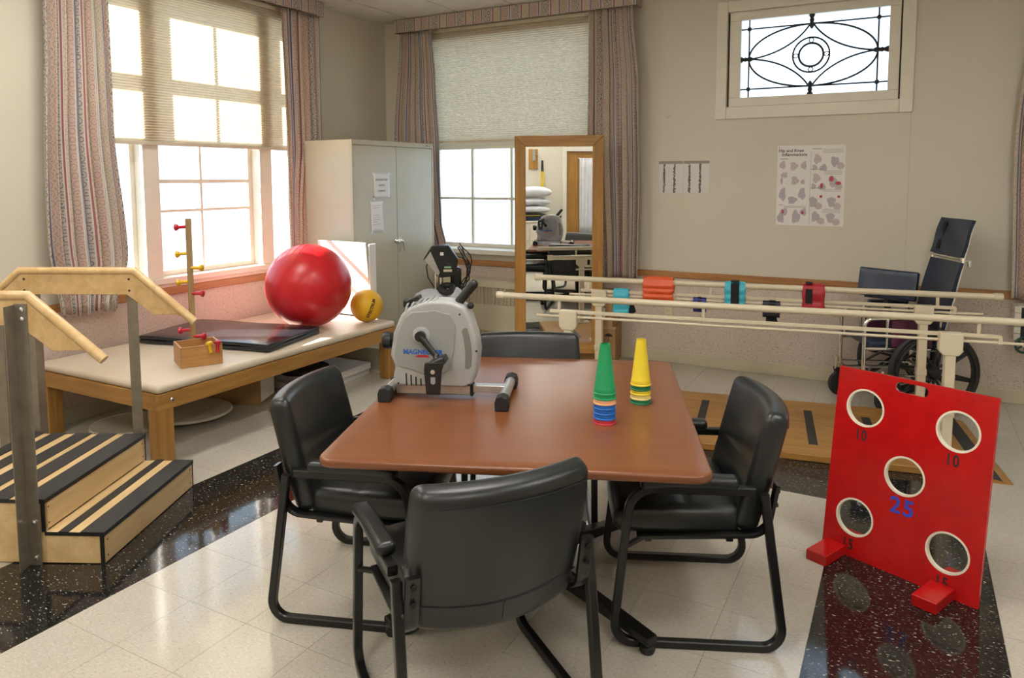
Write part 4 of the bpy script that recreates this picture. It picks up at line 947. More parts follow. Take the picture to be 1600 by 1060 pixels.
# ankle weights draped over the far bar
Rpb=Matrix.Rotation(PA,3,'Z'); far0=V(-2.36,4.165,0)+Rpb@V(0,GAP,0)
def cuff(label,s,w,z,front,backl,mat,rr,segs=3,strap=None,grommets=0,tail=0.0,thick=0.016):
    p=far0+Rpb@V(s,0,0)
    o=thing('ankle_weight',label,'weight',(p.x,p.y,z),PA,'ankle weights on the parallel bars')
    # cloth path in the (y,z) plane: up the front, over the bar, down the back
    R=rr+thick*0.5+0.0015; path=[]
    nF=segs*6
    for i in range(nF+1): path.append((-R,-front+front*i/nF,abs(math.sin(PI*segs*i/nF))))
    for i in range(1,9): a=PI-PI*i/9; path.append((R*math.cos(a),R*math.sin(a),0.35))
    nB=max(6,int(segs*5*backl/front))
    for i in range(nB+1): path.append((R,-backl*i/nB,abs(math.sin(PI*segs*i/nB))*0.8+0.15))
    # spread bottom so that flaps hang together
    sec=[];n=len(path);nx=10; vs=[];fs=[]
    for k,(y,zz,b) in enumerate(path):
        a=path[max(0,k-1)];c=path[min(n-1,k+1)]; t=V(0,c[0]-a[0],c[1]-a[1]).normalized(); nn=V(0,-t.z,t.y)
        for side in(1,-1):
            for i in range(nx+1):
                u=-1+2*i/nx; th=thick*(0.22+0.5*b*(1-u**6)) ; edge=w/2*(1-0.03*math.sin(zz*60))
                q=V(u*edge,y,zz)+nn*th*side*(1.0 if side==1 else 0.35); vs.append(q)
    m=2*(nx+1)
    for k in range(n-1):
        for i in range(nx):
            fs.append((k*m+i,k*m+i+1,(k+1)*m+i+1,(k+1)*m+i)); j=nx+1+i; fs.append((k*m+j+1,k*m+j,(k+1)*m+j,(k+1)*m+j+1))
        for i in(0,nx): fs.append((k*m+i,(k+1)*m+i,(k+1)*m+nx+1+i,k*m+nx+1+i))
    for k in(0,n-1):
        for i in range(nx): fs.append((k*m+i,k*m+i+1,k*m+nx+2+i,k*m+nx+1+i))
    pad_=MB().add(vs,fs).build('weight_pad',mat,o,smooth=70)
    yf=-R-thick*0.75
    if strap:
        x,sw,l,top=strap
        MB().box((x,yf-0.002,-front*0.5+0.004+top),(sw,0.004,l)).build('strap','strap_black',o,bevel=0.001)
        MB().rbox((x,0,R+thick*0.6),(sw,2*R+0.03,0.004),0.002,1,(1,4,1),lambda q:V(q.x,q.y,q.z-0.35*abs(q.y)**1.5)).build('strap','strap_black',o)
    for g in range(grommets):
        x=(-0.25+0.5*g)*w if grommets>1 else 0
        MB().ring((x,yf+0.007,-front+0.014),(0,1,0),0.006,0.002,14,6).build('grommet','bolt',o)
    if tail: MB().prism([(-0.03,0),(0.03,0),(0.045,-0.05),(0.0,-0.085),(-0.035,-0.05)],(w*0.5 if tail>0 else 0,R+0.012,-backl+0.02),(1,0,0),(0,0,1),(0,0.004,0)).build('strap_tail','strap_black',o)
    return o
zl=RZ-0.085
cuff('light blue ankle weight nearest the oak mirror',0.647,0.118,zl,0.185,0.12,'cuff_cyan',0.0112,3,None,1,1.0,0.018)
cuff('big ribbed orange red ankle weight',0.872+0.05,0.222,RZ,0.165,0.10,'cuff_orange',0.0215,4,None,2,0,0.024)
cuff('small bright navy ankle weight between orange and blue ones',1.218,0.094,zl-0.033,0.072,0.09,'cuff_navy',0.0095,2,(0.0,0.026,0.074,0),0,0,0.014)
cuff('light blue ankle weight with a broad black strap',1.462,0.142,RZ-0.006,0.155,0.12,'cuff_cyan',0.0205,3,(0.0,0.056,0.180,0.012),0,0,0.018)
cuff('dark navy ankle weight strapped in black',1.708,0.118,zl-0.033,0.085,0.10,'cuff_black',0.0095,2,(0.006,0.045,0.088,0),0,-1.0,0.014)
cuff('red ankle weight with a looped black strap',1.978,0.142,RZ,0.158,0.08,'cuff_red',0.0215,2,(-0.03,0.044,0.10,0.03),1,0,0.020)
# ================================================================== RED BEAN BAG TARGET
be=V(0.9153,-0.4028,0).normalized(); bn=V(0.4028,0.9153,0).normalized()
tg=thing('target_board','glossy red bean bag target board with five numbered holes','target board',(-0.282,3.399,0),math.atan2(be.y,be.x))
BW,BH=0.622,0.803; lean=math.atan2(0.105,0.795)
Tb=Matrix.Rotation(-lean,4,'X')                       # local z leans away
holes=[(0.128,0.644,0.076),(0.494,0.641,0.076),(0.314,0.407,0.076),(0.130,0.171,0.076),(0.500,0.165,0.076)]
def board_mesh():
    cu=bpy.data.curves.new('tb','CURVE'); cu.dimensions='2D'; cu.fill_mode='BOTH'; cu.extrude=0.009; cu.resolution_u=1
    def sp(pts):
        s_=cu.splines.new('POLY'); s_.points.add(len(pts)-1)
        for p,q in zip(s_.points,pts): p.co=(q[0],q[1],0,1)
        s_.use_cyclic_u=True
    sp([(0,0),(BW,0),(BW,BH),(0,BH)])
    for (x,y,r) in holes: sp([(x+r*math.cos(2*PI*i/40),y+r*math.sin(2*PI*i/40)) for i in range(40)])
    hr_=0.021; sp([(0.275-0.0+ -hr_*math.sin(PI*i/10)-0.012,0.765+hr_*math.cos(PI*i/10)) for i in range(11)]+[(0.352+hr_*math.sin(PI*i/10),0.765-hr_*math.cos(PI*i/10)) for i in range(11)])
    t=bpy.data.objects.new('tb',cu); C.objects.link(t); dg=bpy.context.evaluated_depsgraph_get(); me=bpy.data.meshes.new_from_object(t.evaluated_get(dg)); bpy.data.objects.remove(t); bpy.data.curves.remove(cu)
    me.transform(Tb@Matrix.Translation((0,0.009,0))@Matrix.Rotation(PI/2,4,'X')); me.materials.clear(); me.materials.append(M['red_paint']); return me
bm_=board_mesh(); bm_.name='board_panel'; bo=obj('board_panel',bm_,tg,0.0025,2)
T3=Tb.to_3x3(); fx=T3@V(1,0,0); fz=T3@V(0,0,1); fn=T3@V(0,-1,0)
for (x,y,r) in holes: MB(Tb).lathe([(r*0.962,-0.0005),(r*0.962,0.0185),(r+0.005,0.0187),(r+0.005,0.0172),(r-0.0005,0.0172),(r-0.0005,0.0008),(r+0.005,0.0008),(r+0.005,-0.0005),(r*0.962,-0.0005)],(x,0.018,y),(0,-1,0),40,False).build('hole_rim','white_rim',tg,smooth=30)
for s_,x,y,sz,m_,sxx in(('10',0.122,0.524,0.066,'black_ink',0.72),('10',0.484,0.524,0.066,'black_ink',0.72),('25',0.317,0.279,0.092,'blue_ink',1.0),('15',0.112,0.050,0.064,'black_ink',0.72),('15',0.490,0.045,0.064,'black_ink',0.72)):
    lettering(s_,sz,m_,tg,fx*x+fz*y+fn*0.0006,fx,fz,name='number',sx=sxx,bold=True,extrude=0.0005,spacing=1.15)
for x in(0.055,BW-0.135): MB().span((x-0.045+0.01,-0.165,0.0),(x+0.045+0.01,-0.0,0.045)).build('foot_block','red_paint',tg,bevel=0.004)
for x in(0.055,BW-0.135): MB().span((x-0.045+0.01,0.022,0.0),(x+0.045+0.01,0.16,0.045)).build('foot_block','red_paint',tg,bevel=0.004)
#SECTION4
# ================================================================== WHEELCHAIR
wc=thing('wheelchair','reclining wheelchair with navy vinyl back and chrome frame','wheelchair',(0.085,5.868,0),deg(205))
def wheel(y,s):
    o=MB().ring((0,y,0.303),(0,1,0),0.281,0.0215,64,10).build('tyre','rubber',wc)
    MB().ring((0,y,0.303),(0,1,0),0.258,0.013,56,8).build('wheel_rim','plastic_black',o)
    MB().ring((0,y+s*0.045,0.303),(0,1,0),0.258,0.0085,56,8).build('hand_rim','plastic_black',o)
    MB().lathe([(0,-0.035),(0.042,-0.035),(0.046,-0.01),(0.046,0.012),(0.03,0.03),(0,0.034)],(0,y,0.303),(0,s,0),22).build('wheel_hub','plastic_black',o)
    for k in range(8):
        a=2*PI*k/8+0.2; d=V(math.cos(a),0,math.sin(a)); c=V(0,y,0.303); q=V(-d.z,0,d.x)
        for e in(-1,1): MB().tube([c+d*0.035+q*0.016*e,c+d*0.256+q*0.006*e],0.0095,8).build('spoke','plastic_black',o)
    return o
def wt(name,pts,r=0.0135,mat='chrome',fr=0.05,par=wc): return MB().tube(fillet(pts,fr,6) if len(pts)>2 else pts,r,12).build(name,mat,par)
for s in(-1,1):
    y=0.205*s; wheel(0.255*s,s); cx_=0.27 if s>0 else 0.43; dx_=cx_-0.40
    c=MB().ring((cx_,y*1.02,0.098),(0,1,0),0.083,0.014,36,8).build('caster_tyre','rubber',wc)
    MB().lathe([(0,-0.012),(0.06,-0.010),(0.075,-0.006),(0.075,0.006),(0.06,0.010),(0,0.012)],(cx_,y*1.02,0.098),(0,1,0),24).build('caster_wheel','plastic_black',c)
    fk=MB(); fk.prism([(0.385+dx_,0.08),(0.415+dx_,0.08),(0.455+dx_,0.215),(0.425+dx_,0.225)],(0,y*1.02-0.028,0),(1,0,0),(0,0,1),(0,0.006,0)); fk.build('caster_fork','plastic_black',wc,bevel=0.002)
    fk=MB(); fk.prism([(0.385+dx_,0.08),(0.415+dx_,0.08),(0.455+dx_,0.215),(0.425+dx_,0.225)],(0,y*1.02+0.022,0),(1,0,0),(0,0,1),(0,0.006,0)); fk.build('caster_fork','plastic_black',wc,bevel=0.002)
    wt('caster_stem',[(0.44+dx_,y*1.02,0.205),(0.44+dx_,y*1.02,0.30)],0.013)
    wt('side_frame',[(-0.03,y,0.225),(0.445,y,0.225),(0.445,y,0.66),(0.24,y,0.665)])
    wt('seat_rail',[(-0.06,y,0.45),(0.445,y,0.455)])
    wt('arm_tube',[(0.30,y*1.06,0.455),(0.30,y*1.06,0.69),(-0.05,y*1.06,0.69),(-0.05,y*1.06,0.455)],0.010)
    MB().rbox((0.11,y*1.06,0.712),(0.28,0.055,0.032),0.012,2,(4,1,1)).build('arm_pad','navy',wc)
    MB().prism([(0.00,0.47),(0.27,0.47),(0.27,0.65),(0.12,0.66),(0.0,0.60)],(0,y*1.06-0.004,0),(1,0,0),(0,0,1),(0,0.008,0)).build('skirt_guard','magenta_fabric',wc,bevel=0.003)
    wt('rear_upright',[(-0.06,y,0.20),(-0.06,y,0.52),(-0.135,y,0.80),(-0.19,y,1.07)],0.012,fr=0.08)
    wt('head_post',[(-0.175,y*0.98,1.00),(-0.245,y*0.98,1.335)],0.0105)
    wt('recline_strut',[(-0.10,y*0.86,0.62),(-0.20,y*0.86,1.045)],0.007)
    wt('lower_rail',[(-0.05,y,0.26),(0.44,y,0.275)],0.008)
    MB().tube(fillet([(-0.185,y,1.06),(-0.225,y,1.062),(-0.225,y,1.02)],0.006,3),0.011,12).build('push_stub','chrome',wc)
    MB().box((0.23,y,0.456),(0.03,0.04,0.04)).build('frame_clamp','plastic_black',wc,bevel=0.003)
for x,z in((0.05,0.25),(0.30,0.25)): wt('cross_brace',[(x,-0.205,z),(x+0.02,0.205,0.44)],0.010,'plastic_black')
wt('axle_bar',[(0,-0.25,0.303),(0,0.25,0.303)],0.010,'steel')
wt('head_bar',[(-0.178,-0.20,1.075),(-0.178,0.20,1.075)],0.012)
def sling(name,p0,p1,w,th,mat,sag=0.02):
    # vinyl panel stretched between the posts
    vs=[];fs=[];nu,nv=10,10; a=Vector(p0);b=Vector(p1); t=(b-a).normalized(); nn=V(t.z,0,-t.x)
    for sd in(0,1):
        for j in range(nv+1):
            for i in range(nu+1):
                u=-1+2*i/nu; p=a.lerp(b,j/nv)+V(0,0.035+u*w/2,0)-nn*(sag*(1-u*u))+nn*th*sd+nn*0.004*math.sin(7*j/nv+3*u); vs.append(p)
    m=(nu+1)*(nv+1)
    for j in range(nv):
        for i in range(nu):
            q=j*(nu+1)+i; fs.append((q,q+1,q+nu+2,q+nu+1)); fs.append((m+q+1,m+q,m+q+nu+1,m+q+nu+2))
    for j in range(nv):
        for i in(0,nu): q=j*(nu+1)+i; fs.append((q,q+nu+1,m+q+nu+1,m+q))
    for i in range(nu):
        for j in(0,nv): q=j*(nu+1)+i; fs.append((q,q+1,m+q+1,m+q))
    return MB().add(vs,fs).build(name,mat,wc)
MB().rbox((0.19,0,0.485),(0.46,0.42,0.05),0.02,3,(6,6,1)).build('seat_cushion','navy',wc)
sling('lower_back',(-0.045,0,0.50),(-0.172,0,1.05),0.40,0.022,'navy')
hb=sling('upper_back',(-0.168,0,1.085),(-0.236,0,1.335),0.405,0.022,'navy',0.01)
MB().box((-0.186,-0.09,1.215),(0.004,0.045,0.20),Matrix.Rotation(deg(-15),3,'Y')).build('velcro_strip','strap_black',hb)
# calf pad propped up on its bracket
cpz=0.868; Rc=Matrix.Rotation(deg(135),3,'Z')@Matrix.Rotation(deg(-12),3,'X')
MB().rbox((0.189,-0.055,cpz),(0.40,0.045,0.205),0.012,2,(8,1,5),lambda p:V(p.x,p.y+0.012*math.cos(9*p.x),p.z-0.02*p.x),Rc).build('calf_pad','navy',wc)
wt('pad_bracket',[(0.189,-0.05,0.50),(0.189,-0.05,0.78)],0.022,'plastic_black')
MB().box((0.189,-0.055,0.765),(0.30,0.06,0.012),Matrix.Rotation(deg(135),3,'Z')).build('pad_plate','plastic_black',wc,bevel=0.003)
# ================================================================== UPRIGHT ERGOMETER BESIDE THE CABINET
er=thing('upright_ergometer','black exercise machine with chrome column under the paned window','exercise machine',(-3.65,5.46,0),deg(-58))
for x in(-0.30,0.30):
    f=MB().tube([(x,-0.24,0.035),(x,0.24,0.035)],0.03,12).build('floor_bar','blackmetal',er)
MB().tube([(-0.30,0,0.05),(0.30,0,0.05)],0.03,prof=RECT).build('spine_beam','blackmetal',er)
MB().rbox((0.02,0,0.26),(0.44,0.14,0.38),0.06,3,(4,1,4)).build('drive_housing','plastic_black',er)
MB().rbox((-0.03,0.10,0.62),(0.10,0.10,0.42),0.03,2,(2,2,3)).build('rear_column','plastic_black',er)
for y in(-0.075,-0.03): MB().tube([(0.06,y,0.42),(0.05,y,0.80)],0.017,14).build('chrome_post','chrome',er)
cn=MB(); cn.prism([(-0.165,0.915),(-0.09,1.035),(0.06,1.04),(0.145,0.91),(0.115,0.765),(-0.02,0.75)],(0.0,-0.02,0),(0,1,0),(0,0,1),(0.12,0,0))
co=cn.build('console','plastic_black',er,bevel=0.012,bseg=3)
MB().prism([(-0.155,0.91),(-0.10,0.985),(-0.02,0.80),(-0.035,0.77)],(0.121,-0.02,0),(0,1,0),(0,0,1),(0.003,0,0)).build('console_cheek','alu',co)
for (y,z,w,h,m_) in((0.03,0.845,0.06,0.014,'doorlabel'),(0.03,0.815,0.075,0.022,'outlet'),(-0.02,0.965,0.03,0.028,'paper'),(0.03,0.875,0.05,0.018,'chrome')): MB().box((0.122,y,z),(0.004,w,h)).build('console_label',m_,co)
hw=MB().ring((0.13,0.02,0.655),(0.5,0,1),0.055,0.028,20,10).build('hand_grip','rubber',er)
MB().tube([(0.06,-0.03,0.62),(0.12,0.0,0.655)],0.02,10).build('grip_arm','plastic_black',er)
MB().tube([(0.10,0.06,0.66),(0.16,0.10,0.585),(0.15,0.16,0.57)],0.02,10).build('grip_arm','plastic_black',er)
for k in range(6):
    a=0.10+0.018*k; pts=[]
    for i in range(24):
        t=i/23; pts.append((0.03+0.02*math.sin(5*t+k),0.12+0.09*math.sin(PI*t)+0.012*math.sin(9*t+2*k)+0.004*k,0.93+0.03*math.sin(2*PI*t+k)-0.30*t+0.03*k*(1-t)))
    MB().tube(pts,0.0055,6).build('cable','plastic_black',er)
pts=[(0.02,-0.13,0.92),(0.0,-0.165,0.84),(0.0,-0.15,0.74),(0.02,-0.10,0.66),(0.05,-0.08,0.62)]
MB().tube(fillet(pts,0.04,4),0.006,6).build('cable','plastic_black',er)
def crumple(name,label,loc,s,seed):
    o=thing(name,label,'bag',loc); rnd=random.Random(seed); mb=MB().sphere((0,0,0),1.0,36,22)
    ks=[(V(rnd.uniform(-1,1),rnd.uniform(-1,1),rnd.uniform(-1,1))*6,rnd.uniform(0,6)) for _ in range(7)]
    for i,p in enumerate(mb.v):
        f=1+sum(0.055*abs(math.sin(k.dot(p)+ph)) for k,ph in ks)-0.15
        q=p*f; mb.v[i]=V(q.x*s[0],q.y*s[1],max(-0.6,q.z)*s[2])
    mb.build('bag_film','bag',o,smooth=25); return o
crumple('plastic_bag','crumpled white plastic bag on the exercise machine housing',(-3.72,5.33,0.535),(0.15,0.10,0.10),3)
crumple('plastic_bag','small bright plastic bag beside the machine hand grip',(-3.50,5.40,0.56),(0.07,0.06,0.10),9)
# ================================================================== CONVECTORS
def convector(label,x0,x1,zt,yf,mat='cream_metal',rows=((0.41,0.575),(0.02,0.15))):
    o=thing('convector_cover',label,'radiator',((x0+x1)/2,YB-0.008,0)); w=(x1-x0)/2; d=yf-(YB-0.008)
    MB().span((-w,d+0.012,rows[0][1]),(w,0,zt-0.012)).build('upper_case',mat,o,bevel=0.004)
    MB().span((-w-0.006,d-0.006,zt-0.012),(w+0.006,0,zt)).build('top_ledge',mat,o,bevel=0.005)
    MB().span((-w,d+0.03,0.0),(w,0,rows[0][1])).build('inner_case','cabinet_dark',o)
    MB().span((-w,d,rows[1][1]),(w,d+0.032,rows[0][0])).build('front_panel',mat,o,bevel=0.003)
    MB().span((-w,d,rows[0][1]),(w,d+0.014,zt-0.012)).build('front_panel',mat,o,bevel=0.003)
    for s in(-1,1): MB().span((s*w,d,0),(s*(w-0.012),0,zt-0.012)).build('end_panel',mat,o,bevel=0.002)
    n=int(2*w/0.043)
    for z0,z1 in rows:
        for i in range(n+1):
            x=-w+0.012+(2*w-0.024)*i/n; MB().span((x-0.005,d,z0),(x+0.005,d+0.02,z1)).build('grille_bar',mat,o,smooth=None)
        sl=MB(); m_=int((z1-z0)/0.0125)
        for k in range(m_): z=z0+(z1-z0)*(k+0.5)/m_; sl.box((0,d+0.016,z),(2*w-0.02,0.014,0.003),Matrix.Rotation(deg(35),3,'X'))
        q=sl.build('grille_slats',mat,o,smooth=None); q['kind']='stuff'
    return o
convector('cream metal radiator cover below the paned window',-4.10,-2.95,0.645,6.05)
rc=thing('wall_radiator','white wall radiator with a black control panel, past the wheelchair','radiator',(1.8,YB-0.008,0))
MB().span((-1.10,-0.155,0.49),(1.10,0.0,0.735)).build('radiator_case','white_paint',rc,bevel=0.004)
MB().span((-1.083,-0.165,0.50),(-0.70,-0.155,0.725)).build('control_panel','plastic_black',rc,bevel=0.003)
for k_ in range(5): MB().span((-1.125,-0.170,0.495+0.048*k_),(-1.085,0.0,0.539+0.048*k_)).build('end_rib','white_paint',rc,bevel=0.003)
vw=thing('valve_wheel','small green cast iron valve wheel by the wheelchair','valve',(0.735,6.06,0.469))
MB().ring((0,-0.012,0),(0.35,-1,0),0.052,0.009,32,8).build('wheel_ring','green_iron',vw)
for k in range(5):
    a=2*PI*k/5; d=(V(1,0.35,0).normalized()*math.cos(a)+V(0,0,1)*math.sin(a)); MB().tube([V(0,-0.012,0),V(0,-0.012,0)+d*0.05],0.007,6).build('wheel_spoke','green_iron',vw)
MB().cyl((0,-0.03,0),(0,0.045,0),0.012,12).build('valve_stem','bolt',vw)
# cardboard cartons behind the mirror
for k,(lab,x,y,z,w,d,h,rz) in enumerate((('lower cardboard carton marked with a black umbrella, behind the mirror',-2.41,6.08,0.0,0.36,0.28,0.33,9),('upper cardboard carton with loose flaps, behind the mirror',-2.42,6.08,0.332,0.35,0.27,0.30,4))):
    o=thing('carton',lab,'box',(x,y,z),deg(rz)); MB().span((-w/2,-d/2,0),(w/2,d/2,h)).build('carton_body','cardboard',o,bevel=0.004)
    MB().span((-w/2-0.001,-d/2-0.001,h*0.93),(w/2+0.001,-d/2+0.03,h+0.002)).build('packing_tape',plain('packing_tape_%d'%k,(0.42,0.28,0.14),0.35),o)
    if k==0:
        q=MB(); q.prism([(-0.035,0.0)]+[(0.035*math.cos(PI-PI*i/10),0.028*math.sin(PI*i/10)) for i in range(1,10)]+[(0.035,0.0)],(w/2-0.06,-d/2-0.0012,0.24),(1,0,0),(0,0,1),(0,0.001,0)); q.build('umbrella_mark','black_ink',o,smooth=None)
        MB().box((w/2-0.06,-d/2-0.0008,0.225),(0.004,0.001,0.05)).build('umbrella_stem','black_ink',o)
    else:
        MB().box((0.02,-d/2-0.02,h*0.55),(0.12,0.004,0.16),Matrix.Rotation(deg(25),3,'X')).build('flap','cardboard',o); MB().box((0.10,-d/2-0.0012,0.11),(0.02,0.001,0.10)).build('shipping_label','paper',o)
# ================================================================== WALL CHARTS, OUTLET, HOOK
po=thing('anatomy_poster','white hip and knee chart taped below the leaded window','poster',(-0.6945,YB-0.0005,1.5615))
PW,PH=0.502,0.637
MB().span((-PW/2,-0.0012,-PH/2),(PW/2,0,PH/2)).build('poster_sheet','poster',po,smooth=None)
yy=-0.0014
def pos_text(s_,x,z,size): lettering(s_,size,'black_ink',po,(x,yy,z),(1,0,0),(0,0,1),bold=True,extrude=0.0003)
pos_text('Hip and Knee',-0.148,0.278,0.034); pos_text('Inflammations',-0.122,0.247,0.034)
rp=random.Random(5)
def blob(x,z,a,b,mat,n=18,j=0.16):
    pts=[]
    for i in range(n):
        t=2*PI*i/n; k=1+j*math.sin(3*t+x*40)+j*0.6*math.sin(5*t+z*50); pts.append((x+a*k*math.cos(t),z+b*k*math.sin(t)))
    il=MB().prism(pts,(0,yy,0),(1,0,0),(0,0,1),(0,0.0003+0.0001*rp.random(),0)).build('illustration',mat,po,smooth=None)
    ol=MB()                                    # pen outline and two inner strokes, one drawing
    for k_ in(1.0,0.62,0.3):
        q_=[(x+(p[0]-x)*k_,z+(p[1]-z)*k_) for p in pts]
        for i in range(n):
            if k_<1 and (i+int(x*97))%5==0: continue
            (a0,b0),(a1,b1)=q_[i],q_[(i+1)%n]; dx,dz=a1-a0,b1-b0; l_=math.hypot(dx,dz) or 1; nx_,nz_=-dz/l_*0.0009,dx/l_*0.0009
            ol.add([(a0-nx_,yy-0.0002,b0-nz_),(a1-nx_,yy-0.0002,b1-nz_),(a1+nx_,yy-0.0002,b1+nz_),(a0+nx_,yy-0.0002,b0+nz_)],[(0,1,2,3)])
    q=ol.build('pen_strokes','grey_ink',il,smooth=None); q['kind']='stuff'
    return il
for x,z,a,b in((-0.21,0.165,0.022,0.03),(-0.125,0.155,0.026,0.032),(-0.05,0.16,0.02,0.03),(-0.195,0.085,0.024,0.02),(-0.115,0.04,0.026,0.032),(-0.055,0.03,0.014,0.018),(-0.215,0.04,0.008,0.03)): blob(x,z,a,b,'anat_pink')
for x,z,a,b in((-0.205,-0.07,0.024,0.05),(-0.058,-0.065,0.025,0.045),(-0.13,-0.115,0.033,0.028),(-0.215,-0.26,0.025,0.04),(-0.10,-0.25,0.03,0.05),(-0.19,-0.21,0.026,0.026),(-0.045,-0.21,0.024,0.026)): blob(x,z,a,b,'anat_violet')
for x,z in((0.05,0.21),(0.045,0.06)): blob(x,z,0.026,0.035,'anat_pink'); blob(x-0.02,z-0.065,0.016,0.022,'anat_pink'); blob(x+0.045,z-0.07,0.026,0.026,'anat_violet')
for x,z in((0.175,0.19),(0.165,0.03),(0.025,-0.125),(0.16,-0.125),(0.045,-0.245),(0.155,-0.25)): blob(x,z,0.028,0.038,'anat_violet'); blob(x+0.042,z-0.035,0.026,0.026,'anat_pink',18,0.05)
for x,z,a,b in((0.155,0.055,0.017,0.022),(0.205,0.02,0.022,0.014),(0.085,0.0,0.010,0.022),(0.083,-0.085,0.011,0.011),(0.212,-0.085,0.011,0.011),(-0.20,-0.21,0.008,0.017),(-0.05,-0.215,0.010,0.014)):
    MB().prism([(x+a*math.cos(2*PI*i/16),z+b*math.sin(2*PI*i/16)) for i in range(16)],(0,yy-0.0003,0),(1,0,0),(0,0,1),(0,0.0003,0)).build('illustration','anat_red',po,smooth=None)
for x,z,w in((0.16,0.285,0.15),(0.16,0.273,0.15),(0.16,0.261,0.15),(0.165,0.115,0.13),(0.165,0.103,0.13),(0.165,0.091,0.13),(0.16,-0.03,0.14),(0.16,-0.042,0.14),(0.16,-0.185,0.13),(0.16,-0.197,0.13),(0.16,-0.209,0.13),(-0.11,-0.165,0.17),(-0.11,-0.175,0.17)):
    MB().box((x,yy,z),(w,0.0004,0.006)).build('caption_line','ink_soft',po,smooth=None)
for x,z,w in((-0.20,0.214,0.06),(0.045,0.29,0.07),(0.045,0.13,0.09),(0.045,-0.018,0.08),(0.03,-0.162,0.05),(-0.215,-0.155,0.03)): MB().box((x,yy,z),(w,0.0004,0.005)).build('caption_line','grey_ink',po,smooth=None)
MB().box((0.0,yy,-0.02),(0.002,0.0004,0.58)).build('divider_line','grey_ink',po,smooth=None)
for x,z in((-PW/2+0.012,PH/2-0.012),(PW/2-0.012,PH/2-0.006)): MB().lathe([(0,0),(0.005,0),(0.004,0.003),(0,0.004)],(x,yy,z),(0,-1,0),10).build('tack','bolt',po)
for k,(x0,x1) in enumerate(((-1.927,-1.715),(-1.708,-1.490))):
    o=thing('wrapped_chart','plastic sleeved strip chart %s'%('nearer the striped curtain' if k==0 else 'nearer the anatomy poster'),'chart',((x0+x1)/2,YB-0.0005,1.632)); w=(x1-x0)/2
    MB().span((-w,-0.0012,-0.138),(w,0,0.138)).build('chart_sheet','paper',o,smooth=None)
    MB().span((-w,-0.0018,0.115),(w,-0.0012,0.138)).build('tape_strip','tape_brown',o,smooth=None)
    for c in(-0.62,0.22):
        x=w*c+0.008; rr=random.Random(k*7+int(c*50))
        MB().span((x-0.0125,-0.0016,-0.135),(x+0.0125,-0.0012,0.114)).build('chart_strip','paper',o,smooth=None)
        mk=MB()
        for i in range(30): mk.box((x+rr.uniform(-0.003,0.003),-0.0018,-0.130+0.0082*i),(rr.uniform(0.012,0.024),0.0005,rr.uniform(0.005,0.011)),Matrix.Rotation(rr.uniform(-0.8,0.8),3,'Y'))
        q=mk.build('chart_marks','black_ink',o,smooth=None); q['kind']='stuff'
    MB().span((-w-0.001,-0.0030,-0.14),(w+0.001,-0.0026,0.14)).build('plastic_sleeve',glassmat('sleeve_film_%d'%k,(0.97,0.97,0.97),0.07),o,smooth=None)
ou=thing('wall_outlet','ivory electrical outlet below the orange ankle weight','outlet',(-1.82,YB-0.006,0.448))
MB().rbox((0,-0.004,0),(0.072,0.008,0.116),0.003,2,(2,1,3)).build('cover_plate','outlet',ou)
for z in(-0.022,0.022):
    r_=MB().rbox((0,-0.009,z),(0.034,0.004,0.028),0.0018,1,(2,1,2)).build('socket','outlet',ou)
    for x in(-0.006,0.006): MB().box((x,-0.0112,z+0.003),(0.0022,0.001,0.009)).build('slot','black_ink',r_)
wh=thing('wire_hook','bent wire hook on bare wall, above the strip charts','hook',(-1.842,YB,2.155))
MB().tube(fillet([(-0.02,0,0.012),(-0.02,-0.014,0.008),(-0.018,-0.016,-0.016),(-0.004,-0.018,-0.014),(-0.002,-0.018,0.002),(0.016,-0.016,-0.004),(0.022,-0.014,0.008)],0.004,3),0.0016,6).build('wire','steel',wh)
# ================================================================== REAR OF THE ROOM (seen in the mirror)
door=struct('door_1','oak door with a curtained glass panel in rear wall','door')
MB().span((DR[0]+0.012,YF-0.03,0.006),(DR[1]-0.012,YF-0.072,2.118)).build('door_leaf','oak',door,bevel=0.003)
for a0,a1,z0,z1 in((DR[0]-0.07,DR[0]+0.012,0,2.2),(DR[1]-0.012,DR[1]+0.07,0,2.2),(DR[0]+0.012,DR[1]-0.012,2.118,2.2)): MB().span((a0,YF,z0),(a1,YF+0.018,z1)).build('door_casing','white_paint',door,bevel=0.004)
for z in(0.3,1.85): MB().cyl((DR[0]+0.013,YF-0.026,z),(DR[0]+0.013,YF-0.026,z+0.10),0.007,10).build('hinge','steel',door)
kn=MB(); kn.lathe([(0,0),(0.02,0),(0.012,0.02),(0.012,0.035),(0.028,0.05),(0.026,0.07),(0,0.075)],(DR[1]-0.07,YF-0.03,1.0),(0,1,0),18); kn.build('door_knob','chrome',door)
dc=thing('door_curtain','white gathered curtain over the oak door glass','curtain'); vs=[];fs=[]; nu,nv=60,8
for j in range(nv+1):
    for i in range(nu+1):
        u=i/nu; vs.append((0.0+0.5*u,YF-0.014+0.012*math.sin(u*48+0.5*math.sin(9*u)),1.99-1.39*j/nv))
for j in range(nv):
    for i in range(nu): q=j*(nu+1)+i; fs.append((q,q+1,q+nu+2,q+nu+1))
MB().add(vs,fs).build('curtain_cloth','pillow',dc,solid=0.003)
MB().cyl((-0.02,YF-0.02,1.985),(0.52,YF-0.02,1.985),0.008,10).build('curtain_rod','white_paint',dc)
cart=thing('linen_cupboard','white linen cupboard beside the oak door','cupboard',(-1.12,-0.66,0))
